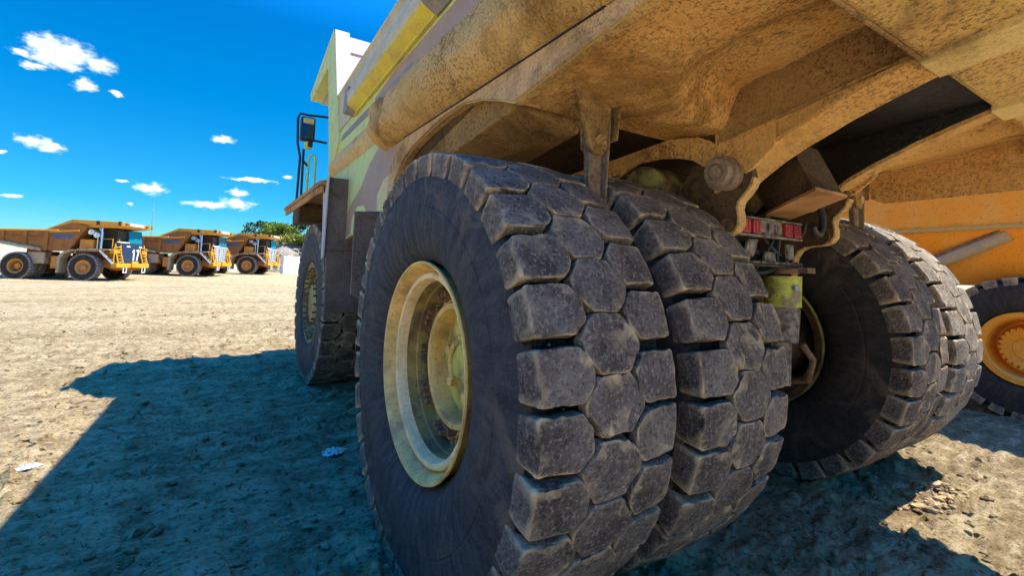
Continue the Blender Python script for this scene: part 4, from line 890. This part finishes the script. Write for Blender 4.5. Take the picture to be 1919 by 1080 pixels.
mb = MB(); mb.hexa([(.0, -2.4, 2.19), (.07, -2.4, 2.19), (.07, 3.3, 2.16), (.0, 3.3, 2.16)], [(.02, -2.4, 2.235), (.07, -2.4, 2.235), (.07, 3.3, 2.205), (.02, 3.3, 2.205)]); mb.build('body_ledge', 'canopy_sand', D)
mb = MB(); mb.box(.75, .95, -1.6, 4.5, .85, 1.25); mb.box(1.65, 1.85, -1.6, 4.5, .85, 1.25); mb.box(.4, 2.2, -.12, .12, .68, .92); mb.box(.4, 2.2, 1.83, 2.07, .68, .92); mb.build('frame', 'chassis_black', D, bevel=.01)
mb = MB(); mb.tube([(.13, 1.6, 1.35), (.13, .10, 2.11)], .075, 20); o = mb.build('hoist_cylinder', 'beam_dust', D, smooth=40)
mb = MB(); mb.tube([(.16, .10, 2.11), (.16, -.35, 2.33)], .038, 16); mb.lathe([(-.05, .07), (.05, .07), (.05, 0)], 20, 0, (.16, .08, 2.12)); mb.build('piston_rod', 'chrome', o, smooth=40)
mb = MB(); mb.tube([(.10, 1.6, 1.45), (.10, .55, 1.97), (.09, .12, 2.19), (.10, -.05, 2.20)], .018, 8); mb.build('hydraulic_pipe', 'rust', D, smooth=40)
mb = MB(); mb.box(.5, 2.1, 3.6, 4.6, .8, 1.9); mb.box(.2, 2.4, 4.8, 7.6, 1.0, 2.1); mb.hexa([(.6, 5.0, 2.1), (2.0, 5.0, 2.1), (2.0, 6.4, 2.1), (.6, 6.4, 2.1)], [(.7, 5.1, 3.2), (1.9, 5.1, 3.2), (1.9, 6.1, 3.2), (.7, 6.1, 3.2)]); mb.build('cab', 'dump_orange', D, bevel=.05)

# ------------------------------------------------------------------ ground
def hgt(x, y):
    d = np.hypot(x+.5, y-1.5)
    h = .012*fbm(x*.9, y*.9, 1, 4)+.018*fbm(x*3.0, y*5.0, 9, 4)+.015*fbm(x*12, y*18, 21, 4)
    rg = fbm(x*2.1+y*.5, y*4.6-x*.9, 111, 4); nr_ = sst(34, 10, d)
    h = h+nr_*(.020*np.clip(1-np.abs(rg)*5, 0, 1)-.016*np.clip(1-np.abs(fbm(x*5.2, y*7.7, 121, 3))*7, 0, 1))
    rut = np.sin((x*.25+y*1.0)*5.2+2.2*fbm(x*.35, y*.35, 31, 3))
    h = h+.010*np.clip(rut, 0, 1)*sst(-.2, .4, fbm(x*.5, y*.5, 41, 3))
    clod = np.clip(fbm(x*6.5, y*8.5, 51, 4)-.16, 0, 1); h = h+.12*clod*sst(-.1, .45, fbm(x*.8, y*.8, 61, 2)+.15)
    far = .05*sst(12, 30, d)*fbm(x*.22, y*.22, 71, 4)
    for (px0, py0, ang_) in ((-6.3, 8.0, 1.25), (-8.6, 8.0, 1.25), (-3.2, 13, 1.35), (-3.3, 2.2, .06), (2.9, -1.2, -.12), (.9, -1.6, .9)):
        ux, uy = math.sin(ang_), math.cos(ang_); s_ = (x-px0)*ux+(y-py0)*uy; t_ = (x-px0)*uy-(y-py0)*ux+.10*fbm(s_*.3, s_*0+px0, 91, 2)
        bd = sst(.36, .28, np.abs(t_))*sst(-.35, .2, fbm(x*.7, y*.7, 95, 3)+.12)
        lug = sst(.1, .6, np.sin(2*PI*(s_/.213+.25*np.abs(t_)/.3)))
        h = h-.012*bd+.016*bd*lug+.010*np.exp(-((np.abs(t_)-.40)/.06)**2)*sst(-.2, .3, fbm(x*.7, y*.7, 95, 3)+.12)
    for (xa_, xb_, yc_) in ((-2.2, -.74, 0), (.74, 2.2, 0), (-1.93, -1.27, 4.664), (1.27, 1.93, 4.664)):
        dd_ = np.hypot(np.maximum(np.maximum(xa_-x, x-xb_), 0), np.maximum(np.abs(y-yc_)-.36, 0))
        h = h+(.035+.03*fbm(x*5, y*5, 81, 3))*np.exp(-((dd_-.10)/.09)**2)*(dd_ > .0)
    slope = .033*np.clip(y-46, 0, 16)
    return h*(1-.5*sst(25, 60, d))+far+slope
def sheet(name, mat, ths, rs):
    TH, RR = np.meshgrid(ths, rs); x = CAM.x+RR*np.sin(TH); y = CAM.y+RR*np.cos(TH)
    z = hgt(x, y); n = len(ths); V = np.stack([x.ravel(), y.ravel(), z.ravel()], 1)
    i = np.arange(n-1)[None, :]+np.arange(len(rs)-1)[:, None]*n; i = i.ravel()
    Fc = np.stack([i, i+n, i+n+1, i+1], 1)
    me = bpy.data.meshes.new(name); me.vertices.add(len(V)); me.vertices.foreach_set('co', V.ravel().astype(np.float32))
    me.loops.add(Fc.size); me.loops.foreach_set('vertex_index', Fc.ravel().astype(np.int32))
    me.polygons.add(len(Fc)); me.polygons.foreach_set('loop_start', np.arange(0, Fc.size, 4).astype(np.int32))
    me.update(calc_edges=True); me.validate(); me.polygons.foreach_set('use_smooth', [True]*len(me.polygons)); me.materials.append(M[mat])
    o = bpy.data.objects.new(name, me); COL.objects.link(o); return o
rs = np.concatenate([[.02, .4], .8*np.exp(np.linspace(0, math.log(60/.8), 420)), 60*np.exp(np.linspace(.05, math.log(2500/60), 60))])
ths = np.unique(np.concatenate([np.linspace(-PI, -.55, 70), np.linspace(-.55, 1.65, 620), np.linspace(1.65, PI, 60)]))
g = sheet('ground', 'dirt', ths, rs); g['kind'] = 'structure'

# banks and hill
def patch(name, mat, c, u, L, Wd, prof, nx=90, ny=24, seed=3, amp=.5):
    """bank: along direction u for L metres, Wd metres across, height profile prof(s)"""
    u = np.array(u)/np.hypot(*u); v = np.array([-u[1], u[0]]); vs = []; fs = []
    for j in range(ny+1):
        for i in range(nx+1):
            s = i/nx; t = j/ny; p = np.array(c)+u*(s*L)+v*((t-.5)*Wd)
            e = math.sin(PI*t)**.7; h = prof(s)*e
            h += amp*e*float(fbm(np.array(p[0]*.35), np.array(p[1]*.35), seed, 5))*min(1, prof(s)); vs.append((p[0], p[1], h-.25+(.50 if p[1] > 62 else .033*max(0, p[1]-46))))
    for j in range(ny):
        for i in range(nx): a = j*(nx+1)+i; fs.append((a, a+1, a+nx+2, a+nx+1))
    mb = MB(); mb.add(vs, fs); o = mb.build(name, mat, None, smooth=60); o['kind'] = 'structure'; return o
patch('dirt_bank', 'bank_dirt', (-60, 66), (1, .12), 62, 9, lambda s: 3.4*min(1, s*8)*(1-.55*sst(.45, .9, s)))
hillp = lambda s: 7.6*sst(0, .18, s)*(1-.25*sst(.6, 1, s))
patch('hill', 'hill_rock', (-8, 122), (1, -.42), 75, 46, hillp, 120, 60, 8, 2.2)

# trees and shrubs
def foliage(mb, c, rad, n, size, mi, sq=.8):
    lob = [(np.array(c)+rng.normal(0, .42, 3)*rad*np.array([1, 1, sq]), rad*rng.uniform(.35, .62)) for _ in range(7)]
    for _ in range(n):
        lc, lr = lob[rng.integers(len(lob))]; d = rng.normal(0, 1, 3); d /= np.linalg.norm(d); p = lc+d*lr*rng.uniform(.55, 1.05)*np.array([1, 1, sq])
        a = rng.normal(0, 1, 3); a /= np.linalg.norm(a); b = np.cross(a, rng.normal(0, 1, 3)); b /= np.linalg.norm(b); s = size*rng.uniform(.6, 1.3)
        mb.add([p-a*s, p+b*s*.5, p+a*s, p-b*s*.5], [(0, 1, 2, 3)], mi)
def tree(name, label, cat, x, y, z, h, r, mat, n=700, size=.35, bare=.3, grp=None):
    t = empty(name, (x, y, z)); tag(t, label, cat, grp)
    mb = MB(); top = h*.8; pts = [(0, 0, -.4), (rng.uniform(-.1, .1)*h*.3, .1, top*.5), (rng.uniform(-.2, .2)*h*.3, .1, top)]
    mb.tube(pts, [.05*h*.5+.04, .04*h*.4+.02, .03], 7)
    for _ in range(4):
        a = rng.uniform(0, 2*PI); z0 = h*rng.uniform(bare*.8, .7); mb.tube([(0, 0, z0), (math.cos(a)*r*.7, math.sin(a)*r*.7, z0+h*.2)], [.06, .02], 5)
    mb.build('trunk', 'bark', t, smooth=50)
    mb = MB(); foliage(mb, (0, 0, h*(bare+(1-bare)*.5)), max(r, h*(1-bare)*.4), n, size, 0, h*(1-bare)*.5/max(r, h*(1-bare)*.4)*1.1); mb.build('crown', mat, t, fix=False)
    return t
def hp(px, dep, dz=0):      # ground point seen in the direction of photo column px at that depth
    lat = (px-960)/881.8*dep; return CAM.x+dep*math.sin(PSI)+lat*math.cos(PSI), CAM.y+dep*math.cos(PSI)-lat*math.sin(PSI)
def hillz(x, y):
    u = np.array([1, -.42])/np.hypot(1, .42); v = np.array([-u[1], u[0]]); d = np.array([x+8, y-122]); s = d@u/75; t = d@v/46+.5
    if not (0 < s < 1 and 0 < t < 1): return .5
    return hillp(s)*math.sin(PI*t)**.7+.2
tl = [(436, 112, 4.6, 2.6, 'leaf_dark', 'round dark green tree, leftmost on the skyline behind the parked trucks'),
      (462, 113, 5.0, 3.2, 'leaf_dark', 'wide dark green tree on the skyline over the last orange truck'),
      (486, 106, 4.2, 2.8, 'leaf_dark', 'small dark tree where the hilltop scrub begins, just right of the skyline gap'),
      (503, 100, 3.3, 3.0, 'leaf_bright', 'bright green bushy tree, first of the low hilltop thicket from the left'),
      (520, 98, 3.7, 3.4, 'leaf_bright', 'bright green bushy tree with a peaked crown in the middle of the hilltop thicket'),
      (539, 97, 3.2, 3.2, 'leaf_bright', 'mid green bushy tree at the right of the hilltop thicket'),
      (561, 99, 5.4, 2.2, 'leaf_dark', 'tall sparse dark tree rising over the hill beside the front tyre'),
      (556, 93, 3.0, 3.0, 'leaf_yellow', 'yellow green shrub on the hilltop below the tall sparse tree'),
      (578, 93, 3.0, 2.8, 'leaf_bright', 'green bushy tree on the hill just under the truck deck'),
      (600, 94, 4.0, 2.8, 'leaf_bright', 'green bushy tree on the hill hidden partly by the front wheel')]
for px, dep, h, r, mt, lb in tl:
    x, y = hp(px, dep); tree('tree', lb, 'tree', x, y, hillz(x, y)-.3, h, r, mt, 1300, .27, .12, 'trees on the hilltop')
for px, dep, h, r, mt, lb in [(549, 82, 1.8, 2.2, 'leaf_yellow', 'low yellow green bush on the rocky slope above the white wall'), (566, 80, 1.5, 1.8, 'leaf_bright', 'low green bush on the slope right beside the front tyre'), (536, 80, 1.1, 1.4, 'leaf_bright', 'small green bush at the left end of the slope above the white wall')]:
    x, y = hp(px, dep); tree('bush', lb, 'bush', x, y, max(hillz(x, y)-.2, .5), h, r, mt, 500, .22, .0, 'bushes on the rocky slope')
# rubble on the slope
mb = MB()
for _ in range(260):
    px = rng.uniform(505, 610); dep = rng.uniform(76, 96); x, y = hp(px, dep); z = hillz(x, y); s = rng.uniform(.2, .75)
    b = bmesh.new(); bmesh.ops.create_icosphere(b, subdivisions=1, radius=s)
    vs = [(v.co.x*rng.uniform(.8, 1.3)+x, v.co.y*rng.uniform(.8, 1.3)+y, v.co.z*rng.uniform(.5, .9)+z) for v in b.verts]; mb.add(vs, [tuple(v.index for v in f.verts) for f in b.faces]); b.free()
o = mb.build('rubble', 'hill_rock', None); o['kind'] = 'stuff'; o['label'] = 'grey rocks strewn over the hillside'
# white wall + heap standing in for a shadow
wx, wy = hp(535, 62); uu = np.array([math.cos(.5), math.sin(.5)])
W = empty('block_wall', (wx, wy, .42), .5); tag(W, 'white painted block wall at the foot of the hill, left of the front tyre', 'wall')
mb = MB(); mb.box(0, 6.5, 0, .6, -.3, 2.45); mb.build('wall', 'concrete_white', W, bevel=.02)
mb = MB()
for x in (.5, 1.7, 2.9, 4.1): mb.box(x, x+.12, -.02, 0, 2.1, 2.28)
build_each(mb, 'lifting_eye', 'grey_metal', W)
Rm = empty('shadow_heap', (wx+uu[0]*3.6+.9, wy+uu[1]*3.6-1.6, .45)); tag(Rm, 'made-up dark grey heap standing in for a shadow on the white block wall', 'heap')  # made-up heap; its dark grey imitates a shadow across the wall
mb = MB(); vs = []; fs = []; n = 26
for j in range(n+1):
    for i in range(n+1):
        x = (i/n-.5)*4.6; y = (j/n-.5)*3.0; r = math.hypot(x/2.3, y/1.5); vs.append((x, y, max(0, 1-r)*1.7+.06*float(fbm(np.array(x*3), np.array(y*3), 4))-.05))
for j in range(n):
    for i in range(n): a = j*(n+1)+i; fs.append((a, a+1, a+n+2, a+n+1))
mb.add(vs, fs); mb.build('heap', 'stripe_grey', Rm, smooth=60)
# mast
mx, my = hp(283, 105); Ms = empty('radio_mast', (mx, my, .4)); tag(Ms, 'thin lattice radio mast on the skyline behind the parked trucks', 'mast')
mb = MB()
for a in (0, 2*PI/3, 4*PI/3): mb.tube([(.22*math.cos(a), .22*math.sin(a), 0), (.16*math.cos(a), .16*math.sin(a), 13.2)], .03, 5)
for i in range(26):
    z = i*.5; mb.tube([(.2, 0, z), (-.1, .17, z+.5)], .02, 4); mb.tube([(-.1, .17, z), (-.1, -.17, z+.5)], .02, 4)
mb.build('lattice', 'grey_metal', Ms)
mb = MB(); mb.tube([(0, 0, 13), (0, 0, 14.4)], .03, 5); mb.build('antenna', 'grey_metal', Ms)

# loose things on the ground
mb = MB(); ico = bmesh.new(); bmesh.ops.create_icosphere(ico, subdivisions=1, radius=1); iv = np.array([v.co for v in ico.verts]); fi = [tuple(v.index for v in f.verts) for f in ico.faces]; ico.free()
N_ = 11000; rr = .9*np.exp(rng.uniform(0, math.log(22), N_)); aa = rng.uniform(-.25, 1.35, N_); px_ = CAM.x+rr*np.sin(aa); py_ = CAM.y+rr*np.cos(aa); pz_ = hgt(px_, py_)
for x, y, z, d in zip(px_, py_, pz_, rr):
    s = min(.06, rng.gamma(1.15, .0068)+.0015)*(1+.04*d); v = iv*(s*rng.uniform(.6, 1.4, 3))*(1+.25*rng.normal(0, 1, (len(iv), 1)))
    mb.add([(a[0]+x, a[1]+y, a[2]*.7+z+s*.2) for a in v], fi)
o = mb.build('gravel', 'dirt', None, fix=False); o['kind'] = 'stuff'; o['label'] = 'loose stones and clods scattered on the dirt'
def crumple(name, x, y, sx, sy, hz, mat, seed, label, cat):
    r_ = np.random.default_rng(seed); n = 14; vs = []; fs = []
    for j in range(n+1):
        for i in range(n+1):
            u = i/n-.5; v = j/n-.5; e = max(0, 1-(2*math.hypot(u, v))**3); vs.append((u*sx*(1+.2*r_.normal()), v*sy*(1+.2*r_.normal()), e*hz*r_.uniform(.3, 1)+.012))
    for j in range(n):
        for i in range(n):
            if math.hypot(i/n-.46, j/n-.46) < .46: a = j*(n+1)+i; fs.append((a, a+1, a+n+2, a+n+1))
    mb = MB(); mb.add(vs, fs); z = float(hgt(np.array(x), np.array(y))); o = mb.build(name, mat, None, loc=(x, y, z))
    sm = o.modifiers.new('solid', 'SOLIDIFY'); sm.thickness = .003; tag(o, label, cat); return o
crumple('plastic_bag', -4.07, 2.60, .15, .09, .04, 'plastic', 1, 'crumpled white plastic bag lying on sunlit dirt left of the shadow', 'litter')
crumple('plastic_sheet', -2.12, 1.86, .20, .16, .04, 'plastic', 2, 'crumpled pale plastic sheet in the shadow beside the big tyre', 'litter')
mb = MB()
for _ in range(150):
    x, y = 1.33+rng.normal(0, .15), -.98+rng.normal(0, .055); s = min(.04, .006+rng.gamma(1.3, .007)); v = iv*(s*rng.uniform(.6, 1.4, 3))*(1+.2*rng.normal(0, 1, (len(iv), 1))); z = float(hgt(np.array(x), np.array(y)))
    mb.add([(a[0]+x, a[1]+y, a[2]*.7+z+s*.4) for a in v], fi)
o = mb.build('dirt_clods', 'clod_dirt', None, fix=False); o['kind'] = 'stuff'; o['label'] = 'broken brown mud clods on the sunlit dirt behind the right tyres'
